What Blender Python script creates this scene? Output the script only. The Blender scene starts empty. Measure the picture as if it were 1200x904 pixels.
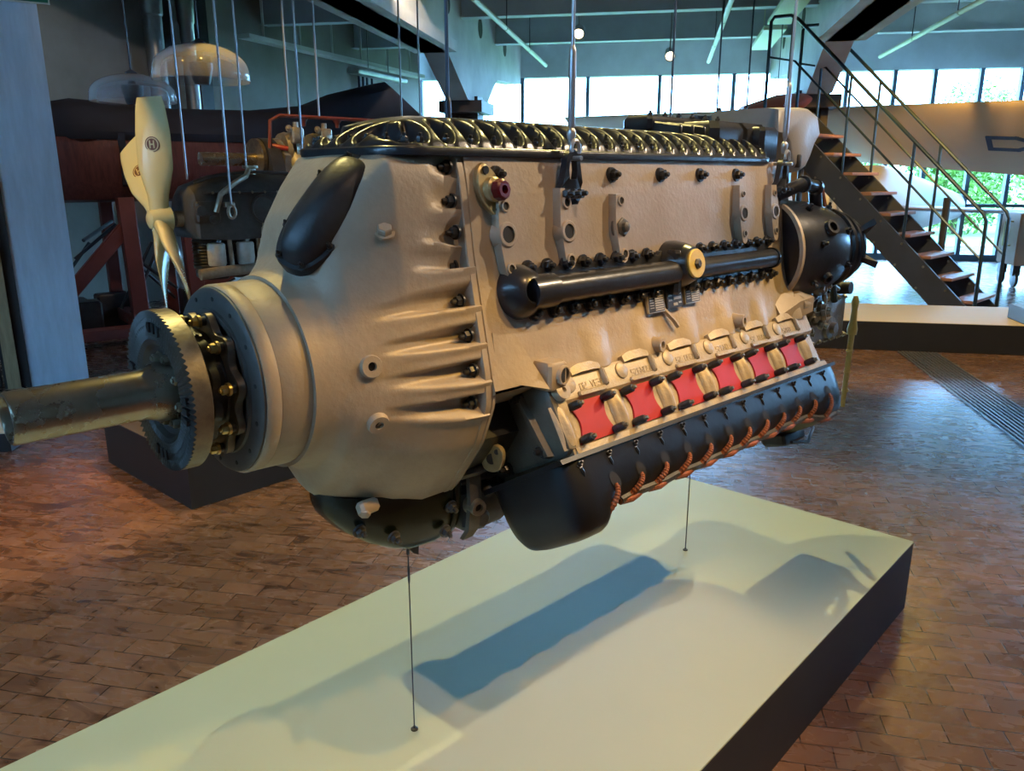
import bpy, bmesh, math, random
from mathutils import Vector as V, Matrix
C = bpy.context.scene.collection
PI = math.pi
sin, cos, rad = math.sin, math.cos, math.radians
random.seed(4)

# ------------------------------------------------------------------ helpers
def srgb(r, g, b):
    def f(c):
        c /= 255.0
        return c/12.92 if c <= .04045 else ((c+.055)/1.055)**2.4
    return (f(r), f(g), f(b), 1)

def sstep(a, b, x):
    if a == b: return 1.0 if x >= b else 0.0
    t = max(0.0, min(1.0, (x-a)/(b-a)))
    return t*t*(3-2*t)

def interp(tab, x):
    if x <= tab[0][0]: return tab[0][1]
    for (a, p), (b, q) in zip(tab, tab[1:]):
        if x <= b: return p+(q-p)*(x-a)/(b-a)
    return tab[-1][1]

def frame_of(d):
    d = V(d).normalized()
    a = V((0, 0, 1)) if abs(d.z) < .9 else V((1, 0, 0))
    x = a.cross(d).normalized()
    return x, d.cross(x).normalized(), d

class MB:
    """collects shapes; build() links them as one mesh object"""
    def __init__(self, xf=None):
        self.v, self.f, self.m, self.xf, self.mat = [], [], [], xf, 0
    def add(self, vs, fs):
        o = len(self.v)
        if self.xf: vs = [self.xf(*p) for p in vs]
        self.v += [tuple(p) for p in vs]
        for q in fs:
            self.f.append(tuple(i+o for i in q)); self.m.append(self.mat)
    def loft(self, rings, cap0=True, cap1=True, closed=True):
        n = len(rings[0]); vs = [p for r in rings for p in r]; fs = []
        for i in range(len(rings)-1):
            for j in range(n if closed else n-1):
                k = (j+1) % n
                fs.append((i*n+j, i*n+k, (i+1)*n+k, (i+1)*n+j))
        if cap0: fs.append(tuple(reversed(range(n))))
        if cap1: fs.append(tuple((len(rings)-1)*n+j for j in range(n)))
        self.add(vs, fs)
    def ring(self, c, d, r, n, ph=0, fr=None):
        x, y, _ = fr or frame_of(d); c = V(c)
        return [c+(x*cos(ph+2*PI*i/n)+y*sin(ph+2*PI*i/n))*r for i in range(n)]
    def cyl(self, p0, p1, r0, r1=None, n=16, caps=True):
        p0, p1 = V(p0), V(p1); d = p1-p0; r1 = r0 if r1 is None else r1
        self.loft([self.ring(p0, d, r0, n), self.ring(p1, d, r1, n)], caps, caps)
    def lathe(self, p, d, prof, n=24, cap0=True, cap1=True, ph=0):
        p = V(p); d = V(d).normalized()
        self.loft([self.ring(p+d*t, d, max(r, 1e-5), n, ph) for t, r in prof], cap0, cap1)
    def tube(self, pts, r, n=8, caps=True):
        pts = [V(p) for p in pts]; rings = []; x = None
        for i, p in enumerate(pts):
            d = (pts[min(i+1, len(pts)-1)]-pts[max(i-1, 0)]).normalized()
            if x is None: x, y, _ = frame_of(d)
            else:
                x = (x-d*x.dot(d)).normalized(); y = d.cross(x)
            rr = r[i] if isinstance(r, (list, tuple)) else r
            rings.append([p+(x*cos(2*PI*k/n)+y*sin(2*PI*k/n))*rr for k in range(n)])
        self.loft(rings, caps, caps)
    def obox(self, c, ax, ay, az):
        c, ax, ay, az = V(c), V(ax), V(ay), V(az)
        vs = [c+ax*i+ay*j+az*k for i in (-1, 1) for j in (-1, 1) for k in (-1, 1)]
        self.add(vs, [(0, 1, 3, 2), (4, 6, 7, 5), (0, 4, 5, 1), (2, 3, 7, 6), (0, 2, 6, 4), (1, 5, 7, 3)])
    def box(self, x0, x1, y0, y1, z0, z1):
        self.obox(((x0+x1)/2, (y0+y1)/2, (z0+z1)/2), ((x1-x0)/2, 0, 0), (0, (y1-y0)/2, 0), (0, 0, (z1-z0)/2))
    def cbox(self, c, ax, ay, az, b):
        """box with bevelled edges, half extents along unit-ish axes"""
        c, ax, ay, az = V(c), V(ax), V(ay), V(az); rings = []
        lx, ly, lz = ax.length, ay.length, az.length
        ux, uy, uz = ax/lx, ay/ly, az/lz; b = min(b, lx*.9, ly*.9, lz*.9)
        def rg(z, ins):
            X, Y, k = lx-ins, ly-ins, b
            q = [(X, Y-k), (X-k, Y), (-X+k, Y), (-X, Y-k), (-X, -Y+k), (-X+k, -Y), (X-k, -Y), (X, -Y+k)]
            return [c+ux*p+uy*q_+uz*z for p, q_ in q]
        self.loft([rg(-lz, b*.7), rg(-lz+b, 0), rg(lz-b, 0), rg(lz, b*.7)])
    def prism(self, poly, vec):
        vec = V(vec); a = [V(p) for p in poly]
        self.loft([a, [p+vec for p in a]])
    def sphere(self, c, r, n=16, m=10, s=(1, 1, 1), lo=-PI/2, hi=PI/2):
        c = V(c); rings = []
        for i in range(m+1):
            t = lo+(hi-lo)*i/m
            rings.append([c+V((cos(t)*cos(2*PI*j/n)*r*s[0], cos(t)*sin(2*PI*j/n)*r*s[1], sin(t)*r*s[2])) for j in range(n)])
        self.loft(rings)
    def grid(self, fn, nu, nv, wrap=False):
        vs = [fn(i/nu, j/(nv if wrap else nv)) for i in range(nu+1) for j in range(nv+(0 if wrap else 1))]
        w = nv if wrap else nv+1; fs = []
        for i in range(nu):
            for j in range(nv):
                k = (j+1) % w if wrap else j+1
                fs.append((i*w+j, i*w+k, (i+1)*w+k, (i+1)*w+j))
        self.add(vs, fs)
    def bolt(self, p, d, r=.008, h=.010, stud=.006, washer=True):
        p = V(p); d = V(d).normalized()
        if washer: self.lathe(p-d*.003, d, [(0, r*1.35), (.005, r*1.35)], 14)
        self.lathe(p, d, [(0, r), (h*.85, r), (h, r*.85)], 6, ph=random.random())
        if stud: self.lathe(p, d, [(h*.5, r*.5), (h+stud*.8, r*.5), (h+stud, r*.35)], 8)
    def build(self, name, mats, parent=None, loc=(0, 0, 0), rotz=0, smooth=35):
        me = bpy.data.meshes.new(name); me.from_pydata(self.v, [], self.f)
        if not isinstance(mats, (list, tuple)): mats = [mats]
        for m in mats: me.materials.append(m)
        me.polygons.foreach_set('material_index', self.m)
        bm = bmesh.new(); bm.from_mesh(me)
        bmesh.ops.remove_doubles(bm, verts=bm.verts, dist=1e-6)
        bmesh.ops.recalc_face_normals(bm, faces=bm.faces); bm.to_mesh(me); bm.free()
        if smooth:
            me.shade_smooth(); me.set_sharp_from_angle(angle=rad(smooth))
        o = bpy.data.objects.new(name, me); C.objects.link(o)
        o.location = loc; o.rotation_euler = (0, 0, rotz)
        if parent: o.parent = parent
        return o

def empty(name, loc=(0, 0, 0), rz=0):
    o = bpy.data.objects.new(name, None); C.objects.link(o)
    o.empty_display_size = .1; o.location = loc; o.rotation_euler = (0, 0, rz); return o
def tag(o, label, cat, group=None, kind=None):
    o['label'] = label; o['category'] = cat
    if group: o['group'] = group
    if kind: o['kind'] = kind
    return o
def struct(o):
    o['kind'] = 'structure'; return o
def copy_tree(o, parent=None):
    c = o.copy(); C.objects.link(c)
    if parent: c.parent = parent
    for ch in list(o.children): copy_tree(ch, c)
    return c

# text as mesh strokes (no fonts needed): each glyph on a 4 x 6 grid
GLY = {'S': [[(4, 6), (0, 6), (0, 3), (4, 3), (4, 0), (0, 0)]], 'Z': [[(0, 6), (4, 6), (0, 0), (4, 0)]],
 'N': [[(0, 0), (0, 6), (4, 0), (4, 6)]], 'O': [[(0, 0), (0, 6), (4, 6), (4, 0), (0, 0)]], 'R': [[(0, 0), (0, 6), (4, 6), (4, 3), (0, 3), (4, 0)]],
 'D': [[(0, 0), (0, 6), (3, 6), (4, 5), (4, 1), (3, 0), (0, 0)]], 'V': [[(0, 6), (2, 0), (4, 6)]], 'E': [[(4, 6), (0, 6), (0, 0), (4, 0)], [(0, 3), (3, 3)]],
 '2': [[(0, 6), (4, 6), (4, 3), (0, 3), (0, 0), (4, 0)]], '0': [[(0, 0), (0, 6), (4, 6), (4, 0), (0, 0)]], '3': [[(0, 6), (4, 6), (4, 0), (0, 0)], [(1, 3), (4, 3)]],
 '9': [[(4, 3), (0, 3), (0, 6), (4, 6), (4, 0), (0, 0)]], 'A': [[(0, 0), (2, 6), (4, 0)], [(1, 2), (3, 2)]], 'H': [[(0, 0), (0, 6)], [(4, 0), (4, 6)], [(0, 3), (4, 3)]],
 '-': [[(0, 3), (4, 3)]], '6': [[(4, 6), (0, 6), (0, 0), (4, 0), (4, 3), (0, 3)]], ' ': [], '1': [[(2, 0), (2, 6)]], '4': [[(0, 6), (0, 3), (4, 3)], [(4, 6), (4, 0)]]}
def write(mb, txt, o, x, y, n, h, t=.13, dep=.002):
    """raised strokes at o; x, y unit axes in the surface, n its normal, h letter height"""
    o, x, y, n = V(o), V(x), V(y), V(n); s = h/6
    for i, ch in enumerate(txt):
        for st in GLY.get(ch, []):
            for a, b in zip(st, st[1:]):
                A = o+x*((a[0]+i*5.6)*s)+y*(a[1]*s); B = o+x*((b[0]+i*5.6)*s)+y*(b[1]*s)
                d = (B-A); L = d.length
                if L < 1e-6: continue
                d.normalize(); w = n.cross(d)
                mb.obox((A+B)/2+n*dep*.3, d*(L/2+h*t*.5), w*h*t*.5, n*dep)

# ------------------------------------------------------------------ materials
def mat(name, col, rough=.5, metal=0, var=0, vscale=8, col2=None, bump=0, bscale=60, spec=.5, coat=0, rvar=0, stretch=None, vlo=.35, vhi=.65):
    m = bpy.data.materials.new(name); m.use_nodes = True
    nt = m.node_tree; b = nt.nodes['Principled BSDF']
    b.inputs['Base Color'].default_value = col; b.inputs['Roughness'].default_value = rough
    b.inputs['Metallic'].default_value = metal; b.inputs['Specular IOR Level'].default_value = spec
    b.inputs['Coat Weight'].default_value = coat; b.inputs['Coat Roughness'].default_value = .12
    tc = nt.nodes.new('ShaderNodeTexCoord'); co = tc.outputs['Object']
    if stretch:
        mp = nt.nodes.new('ShaderNodeMapping'); mp.inputs['Scale'].default_value = stretch
        nt.links.new(co, mp.inputs[0]); co = mp.outputs[0]
    if var or rvar:
        n = nt.nodes.new('ShaderNodeTexNoise'); n.inputs['Scale'].default_value = vscale
        n.inputs['Detail'].default_value = 6; n.inputs['Roughness'].default_value = .62
        nt.links.new(co, n.inputs['Vector'])
        mr = nt.nodes.new('ShaderNodeMapRange'); mr.inputs[1].default_value = vlo; mr.inputs[2].default_value = vhi
        nt.links.new(n.outputs[0], mr.inputs[0])
        if var:
            mx = nt.nodes.new('ShaderNodeMix'); mx.data_type = 'RGBA'
            mx.inputs[6].default_value = col
            mx.inputs[7].default_value = col2 or tuple(c*(1-var) for c in col[:3])+(1,)
            nt.links.new(mr.outputs[0], mx.inputs[0]); nt.links.new(mx.outputs[2], b.inputs['Base Color'])
        if rvar:
            r2 = nt.nodes.new('ShaderNodeMapRange'); r2.inputs[3].default_value = rough-rvar; r2.inputs[4].default_value = rough+rvar
            nt.links.new(mr.outputs[0], r2.inputs[0]); nt.links.new(r2.outputs[0], b.inputs['Roughness'])
    if bump:
        n = nt.nodes.new('ShaderNodeTexNoise'); n.inputs['Scale'].default_value = bscale; n.inputs['Detail'].default_value = 4
        nt.links.new(co, n.inputs['Vector'])
        bp = nt.nodes.new('ShaderNodeBump'); bp.inputs['Strength'].default_value = bump; bp.inputs['Distance'].default_value = .004
        nt.links.new(n.outputs[0], bp.inputs['Height']); nt.links.new(bp.outputs[0], b.inputs['Normal'])
    return m

M = {}
M['case'] = mat('case_paint', (.41, .33, .238, 1), .5, .15, .22, 5, bump=.25, bscale=90, rvar=.08)
M['bank'] = mat('bank_paint', (.43, .35, .24, 1), .45, .15, .25, 14, bump=.35, bscale=110)
M['black'] = mat('gloss_black', (.012, .013, .016, 1), .3, 0, .3, 12, col2=(.02, .022, .028, 1), bump=.15, bscale=50, coat=.15, spec=.4)
M['cover'] = mat('cover_black', (.010, .011, .014, 1), .34, 0, .3, 10, bump=.08, bscale=60, spec=.35)
M['satin'] = mat('satin_black', (.016, .017, .020, 1), .42, 0, .4, 14, col2=(.03, .03, .032, 1), bump=.2, bscale=70)
M['green'] = mat('sump_black_green', (.007, .011, .008, 1), .25, 0, .2, 10, bump=.1, bscale=30, spec=.35)
M['darkmetal'] = mat('dark_metal', (.075, .07, .062, 1), .5, .5, .4, 20, bump=.3, bscale=120)
M['bracket'] = mat('bracket_grey', (.13, .115, .09, 1), .5, .3, .35, 14, bump=.35, bscale=120)
M['steel'] = mat('shaft_steel', (.36, .32, .25, 1), .27, .9, .3, 14, col2=(.26, .225, .17, 1), rvar=.05)
M['gear'] = mat('gear_steel', (.22, .195, .16, 1), .4, .8, .4, 30, bump=.15, bscale=80)
M['gearface'] = mat('gear_face', (.07, .065, .06, 1), .5, .5, .3, 30)
M['ring'] = mat('ring_grey', (.085, .082, .078, 1), .5, .3, .25, 30)
M['brass'] = mat('bolt_brass', (.50, .38, .17, 1), .3, .9)
M['bolt'] = mat('bolt_dark', (.05, .05, .052, 1), .35, .6, .3, 60)
M['boltlight'] = mat('bolt_zinc', (.30, .27, .2, 1), .35, .8, .3, 60)
M['hole'] = mat('hole_shade', (.008, .008, .009, 1), .7)  # near-black colour stands in for the shade inside holes and slots
M['red'] = mat('port_red', srgb(165, 22, 32), .55, 0, .12, 20)
M['redplug'] = mat('plug_red', srgb(96, 12, 20), .35, 0, .2, 30)
M['gold'] = mat('flange_gold', (.52, .42, .22, 1), .35, .6, .2, 40)
M['yellow'] = mat('cap_yellow', srgb(196, 172, 92), .45, .2, .15, 50)
M['plate'] = mat('data_plate', (.05, .05, .055, 1), .4, .4)
M['platelight'] = mat('data_plate_fields', (.50, .46, .38, 1), .4, .5)
M['lead'] = mat('ignition_copper', srgb(150, 84, 52), .6, .3, .5, 160, bump=.6, bscale=300)
M['duct'] = mat('duct_grey', (.27, .26, .245, 1), .5, .1, .15, 9, bump=.15, bscale=90)
M['casemetal'] = mat('pump_alloy', (.30, .28, .25, 1), .42, .6, .4, 22, bump=.4, bscale=110)
M['wire'] = mat('wire_steel', (.42, .43, .45, 1), .35, .8)
M['darkwire'] = mat('wire_dark', (.05, .06, .08, 1), .4, .6)
M['rubber'] = mat('hose_teal', srgb(40, 62, 64), .5)
# ------------------------------------------------------------------ the main engine, hung over the plinth
TH = rad(45.5); OX, OY = -.248, 1.675
W0 = .75                                   # height of the engine root
ENG = tag(empty('aircraft_engine', (OX, OY, W0), PI/2-TH), 'large grey and black inverted V12 aircraft engine hanging over the pale plinth', 'aircraft engine')
def E(u, v, w): return (u, -v, w-W0)       # u towards the rear, v towards the near flank, w height above the floor
def part(name, mb, mats, parent=ENG, label=None, smooth=35):
    o = mb.build(name, mats, parent, smooth=smooth)
    if label: o['label'] = label
    return o
AX = 1.24                                  # shaft height

# --- propeller shaft, hollow
mb = MB(E); n = 48
mb.lathe((-.736, 0, AX), (1, 0, 0), [(.10, .0335), (.004, .0335), (0, .036), (0, .040), (.004, .0425), (.20, .0425), (.21, .046), (.225, .052), (.30, .052)], n, cap0=False)
mb.mat = 1; mb.lathe((-.736, 0, AX), (1, 0, 0), [(.10, .0001), (.10, .0335)], n, False, False)
part('propeller_shaft', mb, [M['steel'], M['hole']], label='hollow bare steel propeller shaft')

# --- starter ring gear with slanted face teeth
mb = MB(E); NT = 84; R = .141; U0 = -.508; n3 = NT*4
def plain(u, r): return [(u, r*sin(2*PI*i/n3), AX+r*cos(2*PI*i/n3)) for i in range(n3)]
def saw(r, amp):
    out = []
    for i in range(n3):
        k = (i/4+(R-r)*150) % 1.0; a = 2*PI*i/n3
        out.append((U0+amp*(k/.75 if k < .75 else (1-k)/.25), r*sin(a), AX+r*cos(a)))
    return out
mb.loft([plain(U0+.038, R-.012), plain(U0+.036, R-.002), plain(U0+.034, R), plain(U0+.012, R), saw(R-.0005, .008)], True, False)
mb.mat = 1
mb.loft([saw(R-.0005, .008)]+[saw(.140-.006*q, .0075-.0006*q) for q in range(1, 9)]+[plain(U0+.004, .088), plain(U0+.006, .084), plain(U0+.014, .078), plain(U0+.022, .066), plain(U0+.022, .052)], False, True)
gear = part('ring_gear', mb, [M['gear'], M['gearface']], label='toothed steel ring gear with a dark face', smooth=18)
for k in (0, 3, 6, 9):                     # slots in the dished face
    a = 2*PI*k/12+.1
    for da in (-.16, .0, .16):
        mb = MB(E); c = V((U0+.001, .113*sin(a+da), AX+.113*cos(a+da)))
        t = V((0, cos(a+da), -sin(a+da))); r_ = V((0, sin(a+da), cos(a+da)))
        mb.obox(c, V((.003, 0, 0)), t*.0048, r_*.0085); part('slot', mb, M['hole'], gear)
for k in range(8):
    a = 2*PI*k/8+.3; mb = MB(E)
    mb.bolt((U0+.02, .060*sin(a), AX+.060*cos(a)), (-1, 0, 0), .009, .012, .004); part('hub_nut', mb, M['boltlight'], gear)

# --- scalloped coupling flange and its bolts
mb = MB(E)
def scal(u, r, amp, nb=10, n=160, ph=0): return [(u, (r+amp*cos(nb*(2*PI*i/n-ph)))*sin(2*PI*i/n), AX+(r+amp*cos(nb*(2*PI*i/n-ph)))*cos(2*PI*i/n)) for i in range(n)]
mb.loft([scal(-.472, .07, 0), scal(-.468, .088, 0), scal(-.455, .094, 0), scal(-.452, .098, .004), scal(-.440, .101, .005), scal(-.428, .095, .0), scal(-.405, .105, 0)])
fl = part('coupling_flange', mb, M['satin'], label='black shaft coupling flange')
mb = MB(E)
mb.loft([scal(-.424, .118, .009, ph=.2), scal(-.423, .122, .010, ph=.2), scal(-.410, .122, .010, ph=.2), scal(-.409, .118, .009, ph=.2)])
part('scalloped_ring', mb, M['gear'], fl)
for k in range(10):
    a = 2*PI*k/10+.2; mb = MB(E)
    p = (-.424, .119*sin(a), AX+.119*cos(a))
    mb.lathe(p, (-1, 0, 0), [(-.004, .0085), (.012, .0085)], 12); part('spacer', mb, M['bolt'], fl)
    b = MB(E); b.bolt((-.436, p[1], p[2]), (-1, 0, 0), .0085, .012, .004); part('coupling_bolt', b, M['brass'], fl)
mb = MB(E)
for q, (u, r) in enumerate(((-.474, .074), (-.462, .082), (-.450, .090))):
    mb = MB(E); mb.loft([plain(u-.003, r-.002), plain(u-.0015, r), plain(u+.0015, r), plain(u+.003, r-.002)]); part('seal_ring', mb, M['ring'], fl)

# --- nose barrel: dark front ring, barrel, stepped rim
mb = MB(E); n = 72
mb.lathe((0, 0, AX), (1, 0, 0), [(-.403, .120), (-.403, .160), (-.398, .1685), (-.392, .1685), (-.392, .150)], n, False, False)
mb.lathe((0, 0, AX), (1, 0, 0), [(-.400, .110), (-.408, .122), (-.408, .132), (-.402, .134)], n, False, False)
mb.mat = 1
for k in range(14):
    a = 2*PI*k/14+.1; mb.lathe((-.4035, .152*sin(a), AX+.152*cos(a)), (1, 0, 0), [(-.0005, .0042), (.004, .0042)], 10)
part('front_ring', mb, [M['ring'], M['hole']], label='dark drilled ring on the nose')
mb = MB(E)
mb.lathe((0, 0, AX), (1, 0, 0), [(-.394, .160), (-.394, .171), (-.388, .1745), (-.370, .1745), (-.3685, .1735), (-.367, .1745), (-.300, .1765), (-.297, .1755), (-.294, .181), (-.288, .1835),
   (-.281, .1835), (-.279, .178), (-.275, .178), (-.273, .183), (-.262, .186), (-.20, .186)], n, False, True)
part('nose_barrel', mb, M['case'])

# --- nose case: loft from a circle to the crankcase outline, with pockets round the bolts
prof = [(0, 1.645), (.14, 1.645), (.174, 1.640), (.187, 1.562), (.202, 1.449), (.229, 1.318), (.250, 1.218), (.252, 1.157), (.216, 1.066), (.134, .955), (.05, .872), (0, .845)]
def prof_r(ph):
    d = V((sin(ph), cos(ph))); best = None
    for a, b in zip(prof, prof[1:]):
        A, B = V((a[0], a[1]-AX)), V((b[0], b[1]-AX)); e = B-A
        den = d.x*e.y-d.y*e.x
        if abs(den) < 1e-9: continue
        t = (A.x*e.y-A.y*e.x)/den; s = (A.x*d.y-A.y*d.x)/den
        if t > 0 and -1e-4 <= s <= 1.0001: best = t if best is None else max(best, t)
    return best or .3
NPH = 190
PR = [prof_r(PI*j/NPH) for j in range(NPH+1)]
for _ in range(10):
    PR = [PR[0]]+[(PR[j-1]+2*PR[j]+PR[j+1])/4 for j in range(1, NPH)]+[PR[-1]]
FT = [(-.31, 0), (-.285, .03), (-.258, .16), (-.243, .32), (-.223, .50), (-.174, .77), (-.123, 1), (.05, 1)]
FB = [(-.29, 0), (-.262, .10), (-.239, .36), (-.19, .56), (-.10, .85), (-.03, 1), (.05, 1)]
def fside(u): return sstep(-.36, .06, u)
nb = [(.172, 1.622, -.043), (.183, 1.559, -.062), (.194, 1.499, -.088), (.184, 1.432, -.115), (.205, 1.366, -.205), (.228, 1.299, -.20), (.240, 1.229, -.195), (.236, 1.162, -.20)]
PK = [(math.atan2(v, w-AX), u0, math.hypot(v, w-AX)) for v, w, u0 in nb]
def nose_r(u, j):
    ph = PI*abs(j)/NPH
    wt = max(0, cos(ph))**1.3; wb = max(0, -cos(ph))**1.3; ws = max(0, 1-wt-wb)
    f = wt*interp(FT, u)+wb*interp(FB, u)+ws*fside(u)
    r = .183+(PR[abs(j)]-.183)*f
    for pp, u0, rr in PK:
        d = (ph-pp)*rr
        wid = .0125+.006*sstep(u0, .03, u)
        if abs(d) < .04:
            k = sstep(u0, .035, u)
            g = 1-sstep(wid*.45, wid*1.25, abs(d+.003))
            r -= .030*(k**.8)*g
            r += .006*k*math.exp(-((d-.021)/.008)**2)
    return r
mb = MB(E); us = [-.31+.352*i/80 for i in range(81)]
rings = []
for u in us:
    rings.append([(u, nose_r(u, j)*sin(PI*j/NPH), AX+nose_r(u, j)*cos(PI*j/NPH)) for j in range(-NPH, NPH)])
mb.loft(rings)
NOSE = part('nose_case', mb, M['case'], smooth=60)
for sgn in (1, -1):
    for i, (v, w, u0) in enumerate(nb):
        b = MB(E); rr = .985
        b.bolt((.012, sgn*(v*rr-.004), AX+(w-AX)*rr), (-1, 0, 0), .0105, .013, .011)
        part('case_nut', b, M['bolt'], NOSE)
# joint flange between nose and crankcase
mb = MB(E)
def prring(u, off): return [(u, (PR[abs(j)]+off)*sin(PI*j/NPH), AX+(PR[abs(j)]+off)*cos(PI*j/NPH)) for j in range(-NPH, NPH)]
mb.loft([prring(.026, -.002), prring(.028, .0012), prring(.041, .0018), prring(.043, -.002), prring(.045, .0018), prring(.052, .0018), prring(.058, -.01)])
part('joint_flange', mb, M['case'])

def boss(mb, p, d, R, r, h, mi=1, n=20):
    m0 = mb.mat
    mb.lathe(p, d, [(-.02, R*1.25), (0, R*1.05), (h*.7, R), (h, R*.93), (h, r), (h*.3, r)], n, False, False)
    mb.mat = mi; mb.lathe(p, d, [(h*.3, r), (h*.31, .0001)], n, False, False); mb.mat = m0
# plug bosses on the nose flank
for (u, w) in ((-.205, 1.267), (-.195, 1.163)):
    ph = math.atan2(.19, w-AX); j = int(round(ph/PI*NPH)); rr = nose_r(u, j)
    nn = (-.18, sin(ph), cos(ph)); p = (u, rr*sin(ph), AX+rr*cos(ph))
    b = MB(E); boss(b, V(p)-V(nn)*.003, nn, .021, .0085, .011); part('plug_boss', b, [M['case'], M['hole']], NOSE)
ph = math.atan2(.12, 1.42-AX); j = int(round(ph/PI*NPH)); u = -.145; rr = nose_r(u, j)
b = MB(E); b.bolt((u, rr*sin(ph), AX+rr*cos(ph)), (-.3, sin(ph), cos(ph)), .014, .014, 0); part('hex_plug', b, M['case'], NOSE)
b = MB(E); b.cbox((-.160, .100, .952), (.022, 0, 0), (0, .012, .008), (0, -.007, .012), .006); b.lathe((-.172, .106, .945), (-.5, .6, -.5), [(-.01, .014), (.007, .012), (.010, .007)], 6)
part('drain_plug', b, M['case'], NOSE)

# --- black blister cover on the upper nose
mb = MB(E)
cc, ex, ey = V((-.208, .088, 1.538)), V((.66, .05, .75)).normalized(), V((.42, .80, -.30))
ey = (ey-ex*ey.dot(ex)).normalized(); en = ex.cross(ey); en = en if en.x < 0 else -en
def bl(t, k, off=0):
    L, Wd = .118+off, .050+off
    x = L*k*abs(cos(t))**.78*(1 if cos(t) >= 0 else -1); y = Wd*k*(abs(sin(t))**.72)*(1 if sin(t) >= 0 else -1)*(1+.06*cos(t))
    return cc+ex*x+ey*y
rings = []
for i in range(13):
    k = 1-i/12; hh = .045*math.sqrt(max(0, 1-k*k))
    rings.append([bl(2*PI*q/48, max(k, .001))+en*(hh+.002) for q in range(48)])
mb.loft([[bl(2*PI*q/48, 1, .010)-en*.05 for q in range(48)], [bl(2*PI*q/48, 1, .010)-en*.002 for q in range(48)], [bl(2*PI*q/48, 1, .008)+en*.002 for q in range(48)]]+rings, True, True)
BL = part('blister_cover', mb, M['satin'], label='domed black cover on the nose')
for q in range(8):
    t = 2*PI*(q+.5)/8
    b = MB(E); b.bolt(bl(t, 1, .002)+en*.002, en, .006, .008, .008); part('cover_nut', b, M['bolt'], BL)

# --- crankcase
UB0, UB1 = .045, 1.285
cprof = [(.174, 1.640), (.187, 1.562), (.202, 1.449), (.210, 1.40), (.229, 1.318), (.246, 1.235), (.262, 1.180)]
def cv(w): return interp(sorted([(b, a) for a, b in cprof]), w)
mb = MB(E)
def crank(i, j):
    u = UB0+(UB1-UB0)*i
    w = 1.64-.455*j; v = cv(w)
    k = (u-.12)/.183; fr = abs(k-round(k))*.183            # raised pads at the bearing webs
    # swellings over each cylinder along the lower edge
    c = (u-.28)/.182; fc = c-math.floor(c)-.5
    v += .016*sstep(1.30, 1.19, w)*max(0, cos(fc*2*PI))*sstep(.22, .30, u)
    v += .05*sstep(1.19, 1.32, u)*sstep(1.34, 1.2, w)*.5
    return (u, v, w)
mb.grid(crank, 170, 60)
mb.grid(lambda i, j: (lambda p: (p[0], -p[1], p[2]))(crank(i, j)), 60, 24)
top = lambda i, j: (UB0+(UB1-UB0)*i, -.174+.348*j, 1.64)
mb.grid(top, 1, 1)
for uu in (UB0, UB1):
    q = [(uu, a, b) for a, b in cprof]; q2 = [(uu, -a, b) for a, b in reversed(cprof)]
    mb.add(q+[(uu, .045, 1.05), (uu, -.045, 1.05)]+q2, [tuple(range(len(q)*2+2))])
mb.grid(lambda i, j: (UB0+(UB1-UB0)*i, .262-.217*j, 1.18-.13*j), 1, 1)
mb.grid(lambda i, j: (UB0+(UB1-UB0)*i, -.262+.217*j, 1.18-.13*j), 1, 1)
mb.grid(lambda i, j: (UB0+(UB1-UB0)*i, -.045+.09*j, 1.05), 1, 1)
CR = part('crankcase', mb, M['case'], smooth=50)
# lower rear corner flare and corner boss at the front
mb = MB(E)
mb.loft([[(1.20, .20, 1.30), (1.20, .268, 1.20), (1.20, .262, 1.18), (1.20, .15, 1.18)],
         [(1.285, .20, 1.285), (1.285, .285, 1.235), (1.285, .285, 1.185), (1.285, .15, 1.18)],
         [(1.345, .22, 1.26), (1.345, .298, 1.245), (1.345, .298, 1.20), (1.345, .19, 1.19)]])
mb.mat = 1; mb.lathe((1.345, .27, 1.222), (1, .25, 0), [(-.004, .018), (.002, .018)], 16)
mb.mat = 0; mb.lathe((1.338, .27, 1.222), (1, .25, 0), [(-.03, .03), (.008, .026), (.009, .018)], 20, False, False)
part('rear_corner_boss', mb, [M['case'], M['hole']], CR)
mb = MB(E)
mb.loft([[(.062, .235, 1.30), (.062, .25, 1.20), (.062, .20, 1.20)], [(.12, .238, 1.29), (.12, .262, 1.185), (.12, .20, 1.185)],
         [(.165, .240, 1.225), (.165, .298, 1.175), (.165, .20, 1.175)]], True, True)
mb.cbox((.192, .266, 1.197), (.028, 0, 0), (0, .032, 0), (0, 0, .030), .006)
boss(mb, (.205, .297, 1.198), (.15, 1, .0), .021, .0165, .006)
part('corner_boss', mb, [M['case'], M['hole']], CR)
for (u, w, r) in ((.575, 1.204, .018), (.962, 1.214, .018)):
    b = MB(E); boss(b, (u, cv(w)+.016, w), (.15, 1, .1), r, r*.5, .016); part('core_plug', b, [M['case'], M['bolt']], CR)

# --- raised straps with three holes at the bearing webs
def strap(u, w_top, w_bot, holes, wd=.024):
    b = MB(E); f = .019
    pts = []
    wm = w_top-(w_top-w_bot)*.45
    outline = [(-wd*.65, w_top), (-wd, wm), (-wd*.62, w_bot+.012)]+[(-wd*.62*cos(t), w_bot+.012-wd*.62*sin(t)) for t in (PI*.25, PI*.5, PI*.75)]+[(wd*.62, w_bot+.012), (wd, wm), (wd*.65, w_top)]
    lo = [(u+x, cv(w)-.004, w) for x, w in outline]; hi = [(u+x, cv(w)+f, w) for x, w in outline]; h2 = [(u+x*.93, cv(w)+f+.002, w) for x, w in outline]
    b.loft([lo, hi, h2])
    for w, r in holes:
        b.mat = 0; boss(b, (u, cv(w)+f+.0022, w), (0, 1, .13), r*1.45, r, .004); b.mat = 0
    return part('web_strap', b, [M['case'], M['hole']], CR)
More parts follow.
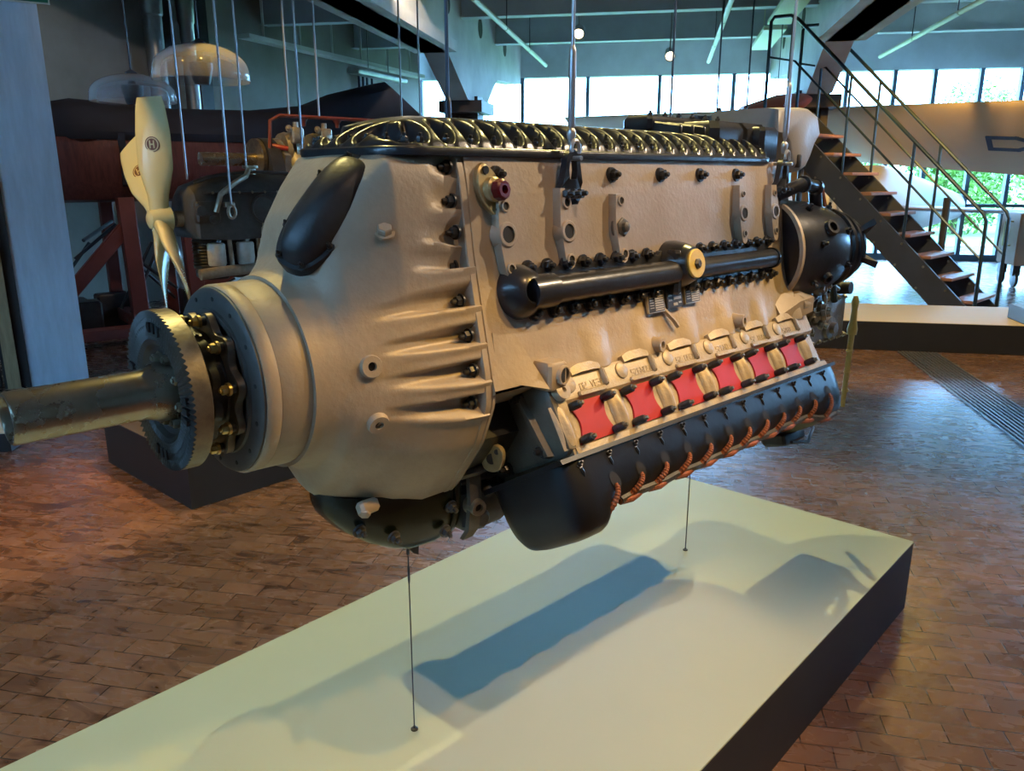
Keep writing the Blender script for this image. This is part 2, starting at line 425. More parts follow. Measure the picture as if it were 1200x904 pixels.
strap(.121, 1.56, 1.405, [(1.542, .008), (1.487, .017), (1.42, .008)])
strap(.303, 1.575, 1.408, [(1.545, .009), (1.485, .016), (1.425, .009)])
strap(.490, 1.56, 1.408, [(1.545, .008), (1.425, .009)])
strap(1.035, 1.575, 1.42, [(1.552, .006), (1.500, .015), (1.445, .007)])
strap(1.212, 1.575, 1.42, [(1.552, .006), (1.500, .015), (1.445, .007)])
b = MB(E); b.bolt((.492, cv(1.485)+.012, 1.485), (0, 1, .1), .022, .014, .010); part('hex_plug', b, M['bracket'], CR)
for u in (.125, .490, .681, .857, 1.038):
    b = MB(E); b.lathe((u, cv(1.602)-.004, 1.602), (0, 1, .1), [(0, .019), (.008, .017)], 16); b.bolt((u, cv(1.602)+.004, 1.602), (0, 1, .1), .0125, .014, .010)
    part('through_bolt', b, M['bolt'], CR)
# gold flange with dark red plug
b = MB(E); u0, w0 = .098, 1.573
ol = [(u0+(.030+.008*abs(cos(t)))*cos(t)*.9-.012*sin(t), w0+.052*sin(t)*(1-.12*abs(cos(t)))) for t in [2*PI*k/32 for k in range(32)]]
b.loft([[(x, cv(w)-.003, w) for x, w in ol], [(x, cv(w)+.010, w) for x, w in ol], [(u0+(x-u0)*.92, cv(w)+.013, w0+(w-w0)*.94) for x, w in ol]])
b.lathe((u0, cv(w0), w0), (.1, 1, .1), [(0, .026), (.022, .024), (.026, .020)], 24)
for sg in (1, -1):
    b.mat = 1; b.lathe((u0-.012*sg, cv(w0+.038*sg)+.012, w0+.038*sg), (0, 1, .1), [(0, .008), (.004, .008)], 12); b.mat = 0
GF = part('flange', b, [M['gold'], M['bolt']], CR, 'gold coloured flange with a dark red plug')
b = MB(E); b.lathe((u0, cv(w0)+.026, w0), (.1, 1, .1), [(0, .016), (.004, .021), (.018, .021), (.022, .017), (.022, .009), (.008, .009)], 8, True, True)
part('plug', b, M['redplug'], GF)

# --- ribbed black top cover
mb = MB(E); CU0, CU1, CVH = -.123, 1.268, .178
def edge_d(u, v):                           # distance to a rounded-rectangle outline
    cu, hu = (CU0+CU1)/2, (CU1-CU0)/2; rc = .075
    qx, qy = abs(u-cu)-(hu-rc), abs(v)-(CVH-rc)
    return -(math.hypot(max(qx, 0), max(qy, 0))+min(max(qx, qy), 0)-rc)
pk = []
k = 0; uu = -.045
while uu < 1.25: pk.append((uu, CVH-.028)); uu += .0585 if uu > .2 else .062
for vv in (-.11, -.055, 0, .055, .11): pk.append((CU0+.03, vv))
pk.append((CU0+.045, .145))
def top_h(u, v):
    d = edge_d(u, v)
    if d <= 0: return 0
    D = .16+.10*sstep(.10, -.12, u)
    h = .072*math.sqrt(max(0, 1-(1-min(d/D, 1))**2))
    av = abs(v)
    for (a, b) in pk:
        if b > .1:
            x, y = (u-a)-.25*(CVH-.028-av)*0.9, av-b
            q = (x/.0205)**2+(y/(.034 if y > 0 else .062))**2
        else:
            x, y = u-a, v-b
            q = (x/(.05 if x > 0 else .03))**2+(y/.020)**2
        if q < 1.6: h -= max(0, min(h-.012, .040))*(1-sstep(.45, 1.35, q))
    return h
NU, NV = 330, 84
def topf(i, j):
    u = CU0+(CU1-CU0)*i; v = -CVH+2*CVH*j
    # snap the corners to the rounded outline
    d = edge_d(u, v)
    if d < 0:
        cu, hu = (CU0+CU1)/2, (CU1-CU0)/2; rc = .075
        sx = 1 if u > cu else -1; sy = 1 if v > 0 else -1
        c = V((cu+sx*(hu-rc), sy*(CVH-rc))); q = V((u, v))-c; q = c+q.normalized()*rc; u, v = q.x, q.y
    return (u, v, 1.646+top_h(u, v))
mb.grid(topf, NU, NV)
rim = []
cu, hu, rc = (CU0+CU1)/2, (CU1-CU0)/2, .075
def outl(off, w):
    o = []
    for sx, sy, a0 in ((1, 1, 0), (-1, 1, PI/2), (-1, -1, PI), (1, -1, 3*PI/2)):
        for q in range(9):
            a = a0+PI/2*q/8; o.append((cu+sx*(hu-rc)+(rc+off)*cos(a), sy*(CVH-rc)+(rc+off)*sin(a), w))
    return o
mb.loft([outl(.0, 1.636), outl(.006, 1.637), outl(.007, 1.649), outl(.004, 1.653), outl(-.012, 1.653)], True, True)
TC = part('top_cover', mb, M['black'], label='glossy black ribbed top cover', smooth=70)
q = 0
for (a, b_) in pk:
    for sg in ((1, -1) if b_ > .1 else (1,)):
        b = MB(E); hz = 1.648+min(.016, top_h(a, b_))
        b.bolt((a, sg*(b_+.006) if b_ > .1 else b_, hz), (0, .15*sg if b_ > .1 else 0, 1), .0075, .011, .007)
        part('cover_nut', b, M['black'], TC)
# black gearbox block on the rear top
mb = MB(E)
mb.cbox((1.20, -.02, 1.695), (.17, 0, 0), (0, .135, 0), (0, 0, .055), .02)
mb.cbox((1.12, -.05, 1.74), (.24, 0, 0), (0, .05, 0), (0, 0, .022), .01)
for k in range(9): mb.cbox((.90+.058*k, .005, 1.728), (.006, 0, 0), (0, .085, -.012), (0, 0, .018), .004)
mb.cbox((1.28, .0, 1.69), (.05, 0, 0), (0, .15, 0), (0, 0, .05), .012)
GB = part('gearbox_cover', mb, M['black'], label='black ribbed block on the rear top')
for k in range(7):
    b = MB(E); b.bolt((.92+.07*k, -.03, 1.762), (0, 0, 1), .008, .01, .006); part('gearbox_nut', b, M['black'], GB)

# --- lifting lugs with shackles (the cables hang from the ceiling)
def lug(u, w0, sc=1):
    b = MB(E); v0 = cv(w0)+.004
    ol = [(-.034, -.052), (.034, -.052), (.034, -.020), (.020, .045), (.012, .058), (0, .063), (-.012, .058), (-.020, .045), (-.034, -.020)]
    inn = [(-.010, .0), (.010, .0), (.013, .02), (.010, .040), (0, .046), (-.010, .040), (-.013, .02)]
    P = lambda x, z, t: (u+x*sc, v0+t+(.008 if z > -.02 else 0), w0+z*sc)
    # plate with an eye: outer and inner loops bridged by hand
    N = 36
    def loop(pts, t, a0=PI*1.5):
        c = V((0, .02)); out = []
        for k in range(N):
            a = 2*PI*k/N; d = V((cos(a), sin(a))); best = 0
            for p, q in zip(pts, pts[1:]+pts[:1]):
                A, B = V(p)-c, V(q)-c; e = B-A; den = d.x*e.y-d.y*e.x
                if abs(den) < 1e-9: continue
                tt = (A.x*e.y-A.y*e.x)/den; s = (A.x*d.y-A.y*d.x)/den
                if tt > 0 and -1e-6 <= s <= 1+1e-6: best = max(best, tt)
            out.append(P(c.x+d.x*best, c.y+d.y*best, t))
        return out
    b.loft([loop(inn, 0), loop(ol, 0), loop(ol, .016), loop(inn, .016), loop(inn, 0)], False, False)
    L = part('lifting_lug', b, M['black'])
    for x in (-.022, 0, .022):
        b = MB(E); b.bolt(P(x/sc*sc, -.030, .016), (.1, 1, .1), .011*sc, .016, .012); part('lug_nut', b, M['bolt'], L)
    b = MB(E); c = V((u, v0+.016, w0+.050*sc))
    b.tube([c+V((.013*sc*cos(t), .012, .018*sin(t)+.012)) for t in [PI*k/8-PI*.15 for k in range(11)]], .0045, 8)
    b.tube([c+V((0, -.03, -.006)), c+V((0, .03, -.006))], .005, 8)
    b.lathe(c+V((0, .0, .022)), (0, 0, 1), [(0, .007), (.02, .010), (.028, .010), (.034, .006)], 12)
    part('shackle', b, M['wire'], L, 'small steel shackle')
    return c+V((0, 0, .05))
LUG = [lug(.325, 1.592), lug(1.262, 1.590, 1.0)]

# --- coolant rail along the flank
RW = 1.370
def rv(w): return cv(w)
mb = MB(E); ve = rv(RW)+.030
mb.cyl((.16, ve, RW), (.66, ve, RW), .030, n=24)
mb.cyl((.74, ve-.008, RW), (1.165, ve-.008, RW), .026, n=24)
# base flange strip, scalloped at each bolt
for (a, b_) in ((.135, .66), (.73, 1.175)):
    N = 120; up = []; lo = []
    for i in range(N+1):
        u = a+(b_-a)*i/N; s = .043+.009*max(0, cos(2*PI*(u-.18)/.0585))
        up.append((u, s)); lo.append((u, -s))
    ol = up+lo[::-1]
    mb.loft([[(u, rv(RW+s)-.004, RW+s) for u, s in ol], [(u, rv(RW+s)+.010, RW+s) for u, s in ol], [(u, rv(RW+s*.96)+.012, RW+s*.96) for u, s in ol]])
# front elbow end
mb.lathe((.150, rv(RW)-.004, RW-.002), (0, 1, .15), [(0, .058), (.012, .057), (.026, .052), (.040, .044), (.052, .034), (.056, .026), (.052, .021), (.02, .019)], 28, False, True)
mb.cyl((.15, ve, RW), (.22, ve, RW), .036, n=24)
# centre housing with the round cap
mb.lathe((.700, rv(RW)-.004, RW+.012), (0, 1, .15), [(0, .062), (.02, .060), (.045, .052), (.066, .042), (.07, .040)], 32)
mb.cbox((.665, ve-.01, RW), (.014, 0, 0), (0, .03, 0), (0, 0, .055), .008); mb.cbox((.742, ve-.012, RW), (.012, 0, 0), (0, .028, 0), (0, 0, .05), .008)
mb.lathe((1.165, ve-.008, RW), (1, 0, 0), [(0, .030), (.01, .03), (.03, .018)], 20)
RAIL = part('coolant_rail', mb, M['black'], label='glossy black pipe bolted along the flank')
b = MB(E); b.lathe((.703, rv(RW)+.064, RW+.021), (0, 1, .15), [(0, .036), (.006, .036), (.008, .034), (.008, .012), (.002, .011)], 28, True, True)
b.mat = 1; b.lathe((.703, rv(RW)+.066, RW+.021), (0, 1, .15), [(0, .014), (.009, .013), (.014, .008)], 6)
part('round_cap', b, [M['yellow'], M['darkmetal']], RAIL, 'round yellow cap')
for k in range(18):
    u = .18+.0585*k
    if .64 < u < .755: continue
    for s in (.046, -.046):
        b = MB(E); b.bolt((u, rv(RW+s)+.010, RW+s), (0, 1, .15), .0125, .013, .010); part('rail_nut', b, M['black'], RAIL)

# --- three data plates
def dplate(u, w, kind):
    b = MB(E); x, y = V((1, 0, 0)), V((0, -.20, 1)).normalized(); nn = V((0, 1, .20)).normalized()
    c = V((u, cv(w)+.010, w))
    b.mat = 1 if kind != 1 else 0
    b.obox(c, x*.033, y*.026, nn*.0035); b.mat = 0
    b.obox(c+nn*.003, x*.031, y*.024, nn*.0012)
    b.mat = 1
    if kind == 1:
        for r, (x0, x1) in enumerate(((-.027, -.012), (-.006, .027), (-.006, .027), (-.027, -.012), (-.008, .010), (.015, .027))):
            yy = (.006, .010, -.002, -.006, -.017, -.014)[r]
            b.obox(c+nn*.0045+x*((x0+x1)/2)+y*yy, x*((x1-x0)/2), y*(.0035 if r in (1, 2, 4) else .0022), nn*.0006)
    else:
        for r in range(7): b.obox(c+nn*.0045+x*.011+y*(.013-.0055*r), x*.017, y*.0018, nn*.0006)
        for r in range(5): b.obox(c+nn*.0045+x*(-.019)+y*(.011-.0062*r), x*.008, y*.0008, nn*.0006)
    return part('data_plate', b, [M['plate'], M['platelight']], CR)
dplate(.598, 1.303, 0); dplate(.676, 1.306, 1); dplate(.756, 1.310, 2)
b = MB(E); b.tube([(.63, cv(1.29)+.006, 1.285), (.66, cv(1.25)+.012, 1.255), (.675, cv(1.23)+.014, 1.235)], .006, 6); part('casting_rib', b, M['case'], CR)
# --- cylinder banks (60 degree inverted V)
def Bk(sd):
    def f(u, s, o): return (u, -sd*(.262+.5*s+.866*o), 1.18-.866*s+.5*o-W0)
    return f
def bank(sd):
    X = Bk(sd); near = sd > 0
    mb = MB(X)
    mb.loft([[(u, .0, -.25), (u, 0, 0), (u, .168, 0), (u, .168, -.25)] for u in (.20, 1.345)])
    # proud upper strip and lower lip
    mb.loft([[(u, -.004, -.01), (u, -.004, .008), (u, .004, .013), (u, .052, .012), (u, .060, .004), (u, .060, -.01)] for u in (.196, 1.35)])
    mb.loft([[(u, .150, -.01), (u, .153, .007), (u, .168, .009), (u, .170, -.01)] for u in (.196, 1.36)])
    for i in range(6):
        uc = .300+.182*i
        # pocket frame with a rounded upper edge
        mb.loft([[(uc-.045, -.012, .0), (uc-.045, -.012, .016), (uc-.045, .004, .018), (uc-.045, .006, .0)], [(uc-.02, -.018, 0), (uc-.02, -.018, .022), (uc-.02, .002, .024), (uc-.02, .004, 0)],
                 [(uc+.02, -.018, 0), (uc+.02, -.018, .022), (uc+.02, .002, .024), (uc+.02, .004, 0)], [(uc+.052, -.010, 0), (uc+.052, -.010, .016), (uc+.052, .004, .018), (uc+.052, .006, 0)]])
        mb.cbox((uc+.052, .022, .014), (.006, 0, 0), (0, .022, 0), (0, 0, .010), .004)
        mb.cbox((uc+.002, .047, .013), (.046, 0, 0), (0, .006, 0), (0, 0, .006), .003)
        mb.lathe((uc-.062, .020, .008), (0, 0, 1), [(-.01, .021), (.008, .019), (.010, .016)], 20)
        # rib between ports
    for i in range(7):
        uc = .374-.182+.182*i
        h = .020 if 0 < i < 6 else .016
        mb.grid(lambda a, b: (uc+(a-.5)*.050, .056+.096*b,
            max(0.0, (1-(2*a-1)**2))*(.007+h*.6*max(0, sin(PI*b))*(.5+.5*abs(cos(2*PI*(a-.5)))))*min(1, 6*(1-abs(2*a-1)**2*.9))+.001), 14, 12)
    if near:
        mb.lathe((.205, .030, .008), (0, 0, 1), [(-.01, .022), (.018, .020), (.02, .006), (.012, .005)], 20)
        mb.loft([[(.19, .0, -.02), (.19, .168, -.02), (.19, .168, .002), (.19, .06, .01), (.19, .0, .01)], [(.21, .0, -.02), (.21, .168, -.02), (.21, .168, .006), (.21, .06, .016), (.21, .0, .014)]])
    B = part('cylinder_bank', mb, M['bank'], label='pale grey near cylinder bank with red covered ports' if near else 'cylinder bank on the far flank', smooth=40)
    if near:
        for i, t in enumerate(('02 VE39', 'SZ6N0S0', 'SZ 0934', 'SZ6N0', 'SZ 039', 'SZ60')):
            b = MB(X); write(b, t, (.270+.182*i, .038, .0115), (1, 0, 0), (0, -1, 0), (0, 0, 1), .013, .14, .0016); part('cast_lettering', b, M['bank'], B)
    # red covers on the six exhaust ports, four sleeved studs each
    for i in range(6):
        uc = .283+.182*i; b = MB(X); ol = []
        for k in range(9): ol.append((uc-.064+.020*sin(PI*k/8)**1.0, .060+.090*k/8))
        for k in range(9): ol.append((uc+.064-.020*sin(PI*k/8)**1.0, .150-.090*k/8))
        b.loft([[(x, s, .0) for x, s in ol], [(x, s, .0035) for x, s in ol], [(uc+(x-uc)*.985, .105+(s-.105)*.985, .0045) for x, s in ol]])
        pc = part('port_cover', b, M['red'], B, 'flat red exhaust port cover')
        for dx in (-.056, .052):
            for s in (.068, .142):
                b = MB(X); p = V((uc+dx, s, .003))
                b.lathe(p, (0, 0, 1), [(0, .0085), (.004, .0092), (.030, .0092), (.033, .0075)], 14)
                for z in (.008, .013, .018, .023): b.lathe(p, (0, 0, 1), [(z, .0095), (z+.0012, .0099), (z+.0024, .0095)], 14, False, False)
                st = part('stud', b, M['satin'], B)
                b = MB(X); b.lathe(p, (0, 0, 1), [(.030, .0055), (.040, .0050), (.042, .0035)], 10); part('stud_tip', b, M['boltlight'], st)
    # black valve cover: a deep bucket at the front, shallower along the leads, deep again at the rear
    mb = MB(X); NS = 64
    nuts = [.19+.0935*k for k in range(13)]
    def dep(u): return .128+.042*(1-sstep(.235, .285, u))+.030*sstep(1.15, 1.30, u)
    def sec(u, sc=1.0, k_=1.0):
        out = []
        for k in range(NS+1):
            t = PI*k/NS; c = cos(t)
            o = -.122+.128*sc*(abs(c)**.42)*(1 if c > 0 else -1)
            out.append((u, .170+dep(u)*k_*(sin(t)**.62 if sin(t) > 0 else 0), o))
        return out
    rings = [sec(.138, .40, .40), sec(.140, .70, .72), sec(.147, .86, .88), sec(.162, .95, .96), sec(.185, .99, .995)]
    rings += [sec(.205+i*.0075) for i in range(155)]
    rings += [sec(1.378, .99, .97), sec(1.395, .95, .90), sec(1.405, .88, .78), sec(1.410, .6, .5)]
    mb.loft(rings)
    mb.loft([[(u, .166, -.258), (u, .166, .012), (u, .176, .014), (u, .178, -.258)] for u in (.135, 1.40)])
    VC = part('valve_cover', mb, M['cover'], label='black valve cover along the bottom of the near bank' if near else None, smooth=50)
    def osurf(s, u=.6):
        q = max(0, min(1, (s-.170)/dep(u))); st = q**(1/.62); c = math.sqrt(max(0, 1-st*st)); return -.122+.128*c**.42
    for du in nuts:
        b = MB(X); b.bolt((du, .188, osurf(.188, du)-.003), (0, -.35, 1), .0062, .009, .007); part('flange_nut', b, M['bolt'], VC)
        b = MB(X); b.tube([(du, .196, osurf(.196, du)-.003), (du+.002, .206, osurf(.206, du)-.0015), (du+.004, .218, osurf(.218, du)-.004)], [.006, .0055, .002], 8); part('cover_rib', b, M['cover'], VC)
    if near:
        for i in range(12):
            u = .262+.0935*i
            b = MB(X); b.grid(lambda a, c: (u+.016+.015*math.sqrt(c)*cos(2*PI*a)+.006*math.sqrt(c)*sin(2*PI*a), .246+.020*math.sqrt(c)*sin(2*PI*a), osurf(.246+.020*math.sqrt(c)*sin(2*PI*a), u)+.0015), 24, 4)
            part('lead_hole', b, M['hole'], VC)
        def sc_(u): return .170+dep(u)*.93
        b = MB(X); path = [(.245+.055*k, sc_(.245+.055*k)+.002*sin(k*2.1), osurf(sc_(.245+.055*k), .245+.055*k)+.004) for k in range(1, 21)]
        b.tube(path, .010, 8)
        CD = part('lead_conduit', b, M['darkmetal'])
        for i in range(12):
            u = .262+.0935*i; pts = []; s1 = sc_(u)+.004
            for k in range(12):
                t = k/11; s = .252+(s1-.252)*t
                pts.append((u+.014-.040*t**1.5, s, osurf(s, u)+.001+.009*sin(PI*min(1, t*.95+.05))))
            b = MB(X); b.tube(pts, [.0035+.0040*t/11 for t in range(12)], 8)
            for k in range(1, 11): b.lathe(pts[k], V(pts[k+1])-V(pts[k]), [(0, .0045+.0003*k), (.003, .0058+.0003*k), (.006, .0045+.0003*k)], 8, False, False)
            part('ignition_lead', b, M['lead'], CD, 'copper braided ignition lead')
        for k in range(10):
            u = .30+.105*k; p, q = V((u, sc_(u)+.004, osurf(sc_(u), u)+.002)), V((u+.07, sc_(u+.07)+.004, osurf(sc_(u+.07), u+.07)+.002))
            b = MB(X); b.tube([p, (p+q)/2+V((0, .004, .006)), q], .008, 8); part('conduit_braid', b, M['lead'], CD)
bank(1); bank(-1)

# --- black block filling the dark area between nose and banks, bracket, sump, pump
mb = MB(E)
mb.loft([[(.05, .15, 1.16), (.05, .21, 1.07), (.05, .13, .97), (.05, .0, .88), (.05, -.13, .97), (.05, -.21, 1.07), (.05, -.15, 1.16)],
         [(.21, .16, 1.14), (.21, .20, 1.06), (.21, .13, .95), (.21, .0, .90), (.21, -.13, .95), (.21, -.20, 1.06), (.21, -.16, 1.14)]])
mb.loft([[(.2, .05, 1.05), (.2, .13, .92), (.2, 0, .86), (.2, -.13, .92), (.2, -.05, 1.05)], [(1.35, .05, 1.05), (1.35, .13, .92), (1.35, 0, .86), (1.35, -.13, .92), (1.35, -.05, 1.05)]])
part('valley_filler', mb, M['satin'])
mb = MB(E)
ol = [(.165, .125), (.275, .155), (.345, .035), (.335, .015), (.12, -.10), (.10, -.06)]
ol = [(v, w+1.02) for v, w in ol]
mb.loft([[(.196, v, w) for v, w in ol], [(.176, v, w) for v, w in ol], [(.170, .22+(v-.22)*.92, 1.05+(w-1.05)*.9) for v, w in ol]])
mb.loft([[(.172, .20, 1.14), (.172, .215, 1.145), (.172, .31, 1.03), (.172, .295, 1.02)], [(.158, .20, 1.135), (.158, .21, 1.14), (.158, .30, 1.03), (.158, .29, 1.025)]])
BRK = part('end_bracket', mb, M['bracket'], label='dark grey bracket closing the front of the near bank')
for (v, w, r) in ((.275, 1.035, .013), (.205, 1.135, .010), (.17, .965, .010), (.125, .935, .009)):
    b = MB(E); b.lathe((.176, v, w), (-1, .0, 0), [(0, r*1.7), (.006, r*1.5)], 16); b.bolt((.170, v, w), (-1, 0, 0), r, .014, .012); part('bracket_nut', b, M['bolt'], BRK)
b = MB(E); ol = [(.040*cos(t)*(.62+.38*abs(cos(t))), .030*sin(t)*1.0) for t in [2*PI*k/28 for k in range(28)]]
fx, fy, fn = V((0, .75, .66)), V((.0, -.66, .75)), V((-.9, .35, .1)).normalized(); c = V((.118, .180, 1.008))
b.loft([[c+fx*x+fy*y for x, y in ol], [c+fn*.012+fx*x+fy*y for x, y in ol], [c+fn*.014+fx*x*.95+fy*y*.95 for x, y in ol]])
b.mat = 1
for x, y, r in ((-.002, 0, .012), (.024, .004, .006)): b.lathe(c+fn*.0145+fx*x+fy*y, fn, [(-.002, r), (.0008, r)], 16)
part('flange', b, [M['gold'], M['hole']], BRK, 'pale gold two-hole flange')

mb = MB(E); NS = 28
def srow(u, hw, top, bot, pw=.6):
    return [(u, hw*(abs(cos(t))**pw)*(1 if cos(t) > 0 else -1), top-(top-bot)*(sin(t)**.7 if sin(t) > 0 else 0)) for t in [PI*k/NS for k in range(NS+1)]]
mb.loft([srow(-.222, .02, .975, .940), srow(-.205, .05, .97, .912), srow(-.17, .078, .965, .872), srow(-.12, .096, .96, .834), srow(-.07, .106, .98, .806), srow(-.03, .110, .98, .790),
         srow(.03, .114, .98, .786), srow(.055, .114, .98, .79), srow(.066, .10, .97, .81)])
mb.loft([srow(.060, .112, .95, .800), srow(.064, .116, .95, .795), srow(.075, .116, .95, .795), srow(.078, .112, .95, .80)])
SU = part('oil_sump', mb, M['green'], label='glossy dark green oil sump under the nose', smooth=50)
for (u, v, w) in ((-.17, .080, .895), (-.10, .102, .865), (.03, .112, .84), (.045, .116, .895)):
    b = MB(E); b.bolt((u, v, w), (0, 1, -.3), .011, .012, .010); part('sump_nut', b, M['satin'], SU)
b = MB(E); b.prism([(-.015, .0, .80), (.04, .0, .80), (.035, .0, .742), (.02, .0, .752)], (0, .006, 0)); b.cyl((.007, .003, .785), (.007, .003, .752), .004); part('tie_down_tab', b, M['satin'], SU)
# strap, ring fitting and pump behind the sump
b = MB(E)
b.loft([[(.085, .120, .97), (.085, .132, .97), (.118, .132, .97), (.118, .120, .97)], [(.082, .128, .90), (.082, .140, .90), (.116, .140, .90), (.116, .128, .90)],
        [(.080, .122, .83), (.080, .134, .83), (.112, .134, .83), (.112, .122, .83)], [(.082, .10, .80), (.082, .112, .80), (.110, .112, .80), (.110, .10, .80)]])
ST = part('strap', b, M['bracket'])
b = MB(E); boss(b, (.100, .138, .885), (-.2, 1, 0), .019, .010, .014); part('ring_fitting', b, [M['boltlight'], M['hole']], ST)
b = MB(E)
b.cbox((.16, .03, .865), (.07, 0, 0), (0, .085, 0), (0, 0, .055), .015)
b.cyl((.14, .05, .835), (.25, .05, .835), .036, n=20)
b.cyl((.12, .09, .90), (.24, .09, .90), .022, n=16)
b.lathe((.13, .105, .842), (0, 1, -.1), [(0, .025), (.02, .023), (.026, .015)], 16)
PU = part('oil_pump', b, M['satin'])
for (u, v, w) in ((.15, .118, .905), (.19, .113, .893), (.222, .108, .905)):
    b = MB(E); boss(b, (u, v, w), (-.2, 1, -.2), .012, .005, .014); part('pump_fitting', b, [M['darkmetal'], M['hole']], PU)
b = MB(E); b.tube([(.05, .12, .965), (.10, .145, .975), (.16, .15, .985), (.20, .16, .99)], .013, 8); b.tube([(.06, .10, .94), (.12, .12, .945), (.20, .13, .945)], .010, 8); part('oil_pipe', b, M['black'], PU)

# --- rear end: housing, supercharger drum, pump block, hoses, duct
mb = MB(E)
def rsec(u, k): return [(u, sg*v*k, 1.24+(w-1.24)*k) for sg, v, w in [(1, .06, 1.03), (1, .20, 1.10), (1, .235, 1.19), (1, .225, 1.32), (1, .205, 1.45), (1, .185, 1.60), (1, .15, 1.63), (-1, .15, 1.63), (-1, .185, 1.60), (-1, .225, 1.32), (-1, .235, 1.19), (-1, .06, 1.03)]]
mb.loft([rsec(1.28, 1), rsec(1.33, 1.0), rsec(1.335, .96), rsec(1.44, .82), rsec(1.52, .6)])
part('rear_case', mb, M['case'])
mb = MB(E); dc, dd = V((1.36, .155, 1.372)), V((1, .30, .0)).normalized()
mb.lathe(dc-dd*.062, dd, [(0, .150), (.004, .160), (.014, .160), (.018, .150)], 48, False, False)
part('drum_collar', mb, M['case'])
mb = MB(E)
mb.lathe(dc, dd, [(-.056, .10), (-.055, .156), (.012, .157), (.09, .150), (.15, .140), (.20, .120), (.205, .128), (.215, .128), (.22, .112), (.238, .112), (.243, .118), (.252, .118), (.258, .098), (.275, .096), (.28, .102), (.29, .1), (.295, .07), (.34, .06), (.345, .03)], 48)
DR = part('supercharger_drum', mb, M['black'], label='round black supercharger drum at the rear')
x, y, _ = frame_of(dd)
def onto(t, a, r): return dc+dd*t+(x*cos(a)+y*sin(a))*r
b = MB(E)
for k in range(8):
    a = .2+2*PI*k/8; b.bolt(onto(.03, a, .153), onto(.03, a, 1)-onto(.03, a, 0), .010, .012, .012); b.bolt(onto(.17, a+.3, .132), onto(.03, a+.3, 1)-onto(.03, a+.3, 0), .009, .012, .010)
part('drum_bolt', b, M['bolt'], DR)
for w_, v_, u_, rr in ((1.44, .30, 1.43, .024), (1.30, .315, 1.44, .018)):
    p = V((u_, v_, w_)); dirn = (p-dc); dirn = (dirn-dd*dirn.dot(dd)).normalized(); p = dc+dd*.08+dirn*.146
    b = MB(E); boss(b, p, dirn, rr, rr*.6, .018); part('drum_port', b, [M['black'], M['hole']], DR)
for a0 in (.6, -.4):
    b = MB(E); b.loft([[onto(.27, a, .085), onto(.30, a, .145), onto(.32, a, .08)] for a in (a0, a0+.15)]); part('bracket_ear', b, M['black'], DR)
mb = MB(E)
mb.cbox((1.67, .12, 1.115), (.165, 0, 0), (0, .075, 0), (0, 0, .075), .012)
mb.cbox((1.55, .15, 1.17), (.07, 0, 0), (0, .06, 0), (0, 0, .07), .015)
mb.cbox((1.78, .12, 1.21), (.05, 0, 0), (0, .05, 0), (0, 0, .06), .01)
mb.lathe((1.70, .195, 1.09), (0, 1, 0), [(0, .040), (.012, .038), (.014, .02), (.03, .018)], 24)
PB = part('fuel_pump', mb, M['casemetal'], label='grey alloy pump block with fittings at the rear')
for k in range(14):
    u = 1.52+.025*k; b = MB(E); b.bolt((u, .19, 1.046 if k % 2 else 1.185), (0, 1, 0), .0075, .008, .005); part('pump_bolt', b, M['boltlight'], PB)
random.seed(11)
b = MB(E)
for k in range(16):
    u, v, w = 1.42+.2*random.random(), .22+.04*random.random(), 1.10+.16*random.random()
    b.lathe((u, v, w), (random.uniform(-.5, .5), 1, random.uniform(-.4, .4)), [(-.06, .014), (0, .014), (.004, .019), (.016, .019), (.018, .010), (.03, .009)], 6 if k % 2 else 12)
part('pipe_fitting', b, M['boltlight'], PB)
b = MB(E)
b.tube([(1.40, .24, 1.19), (1.46, .25, 1.23), (1.54, .24, 1.24), (1.60, .22, 1.19)], .009, 8)
b.tube([(1.50, .22, 1.27), (1.58, .24, 1.26), (1.66, .20, 1.25), (1.74, .2, 1.22)], .008, 8)
part('fuel_pipe', b, M['boltlight'], PB)
b = MB(E); b.cyl((1.80, .16, 1.215), (1.80, .22, 1.22), .022, n=16); part('pump_cap', b, M['satin'], PB)
b = MB(E)
b.cyl((1.862, .215, 1.06), (1.850, .215, .775), .011, .008, 12); b.lathe((1.862, .215, 1.045), (0, 0, 1), [(0, .016), (.02, .018), (.05, .012), (.09, .010), (.12, .014), (.14, .008)], 14)
for w in (.98, .90, .83): b.lathe((1.857, .215, w), (0, 0, 1), [(0, .010), (.006, .013), (.012, .010)], 12, False, False)
part('lever_rod', b, M['yellow'], PB, 'gold coloured rod hanging from the pump block')
# tray below the rear of the near cover
b = MB(E); b.cbox((1.30, .26, .80), (.07, 0, 0), (0, .04, .01), (0, -.006, .02), .008); b.tube([(1.26, .31, .80), (1.33, .33, .79), (1.40, .31, .815), (1.41, .28, .84)], .006, 6)
part('rear_bracket', b, M['darkmetal'])
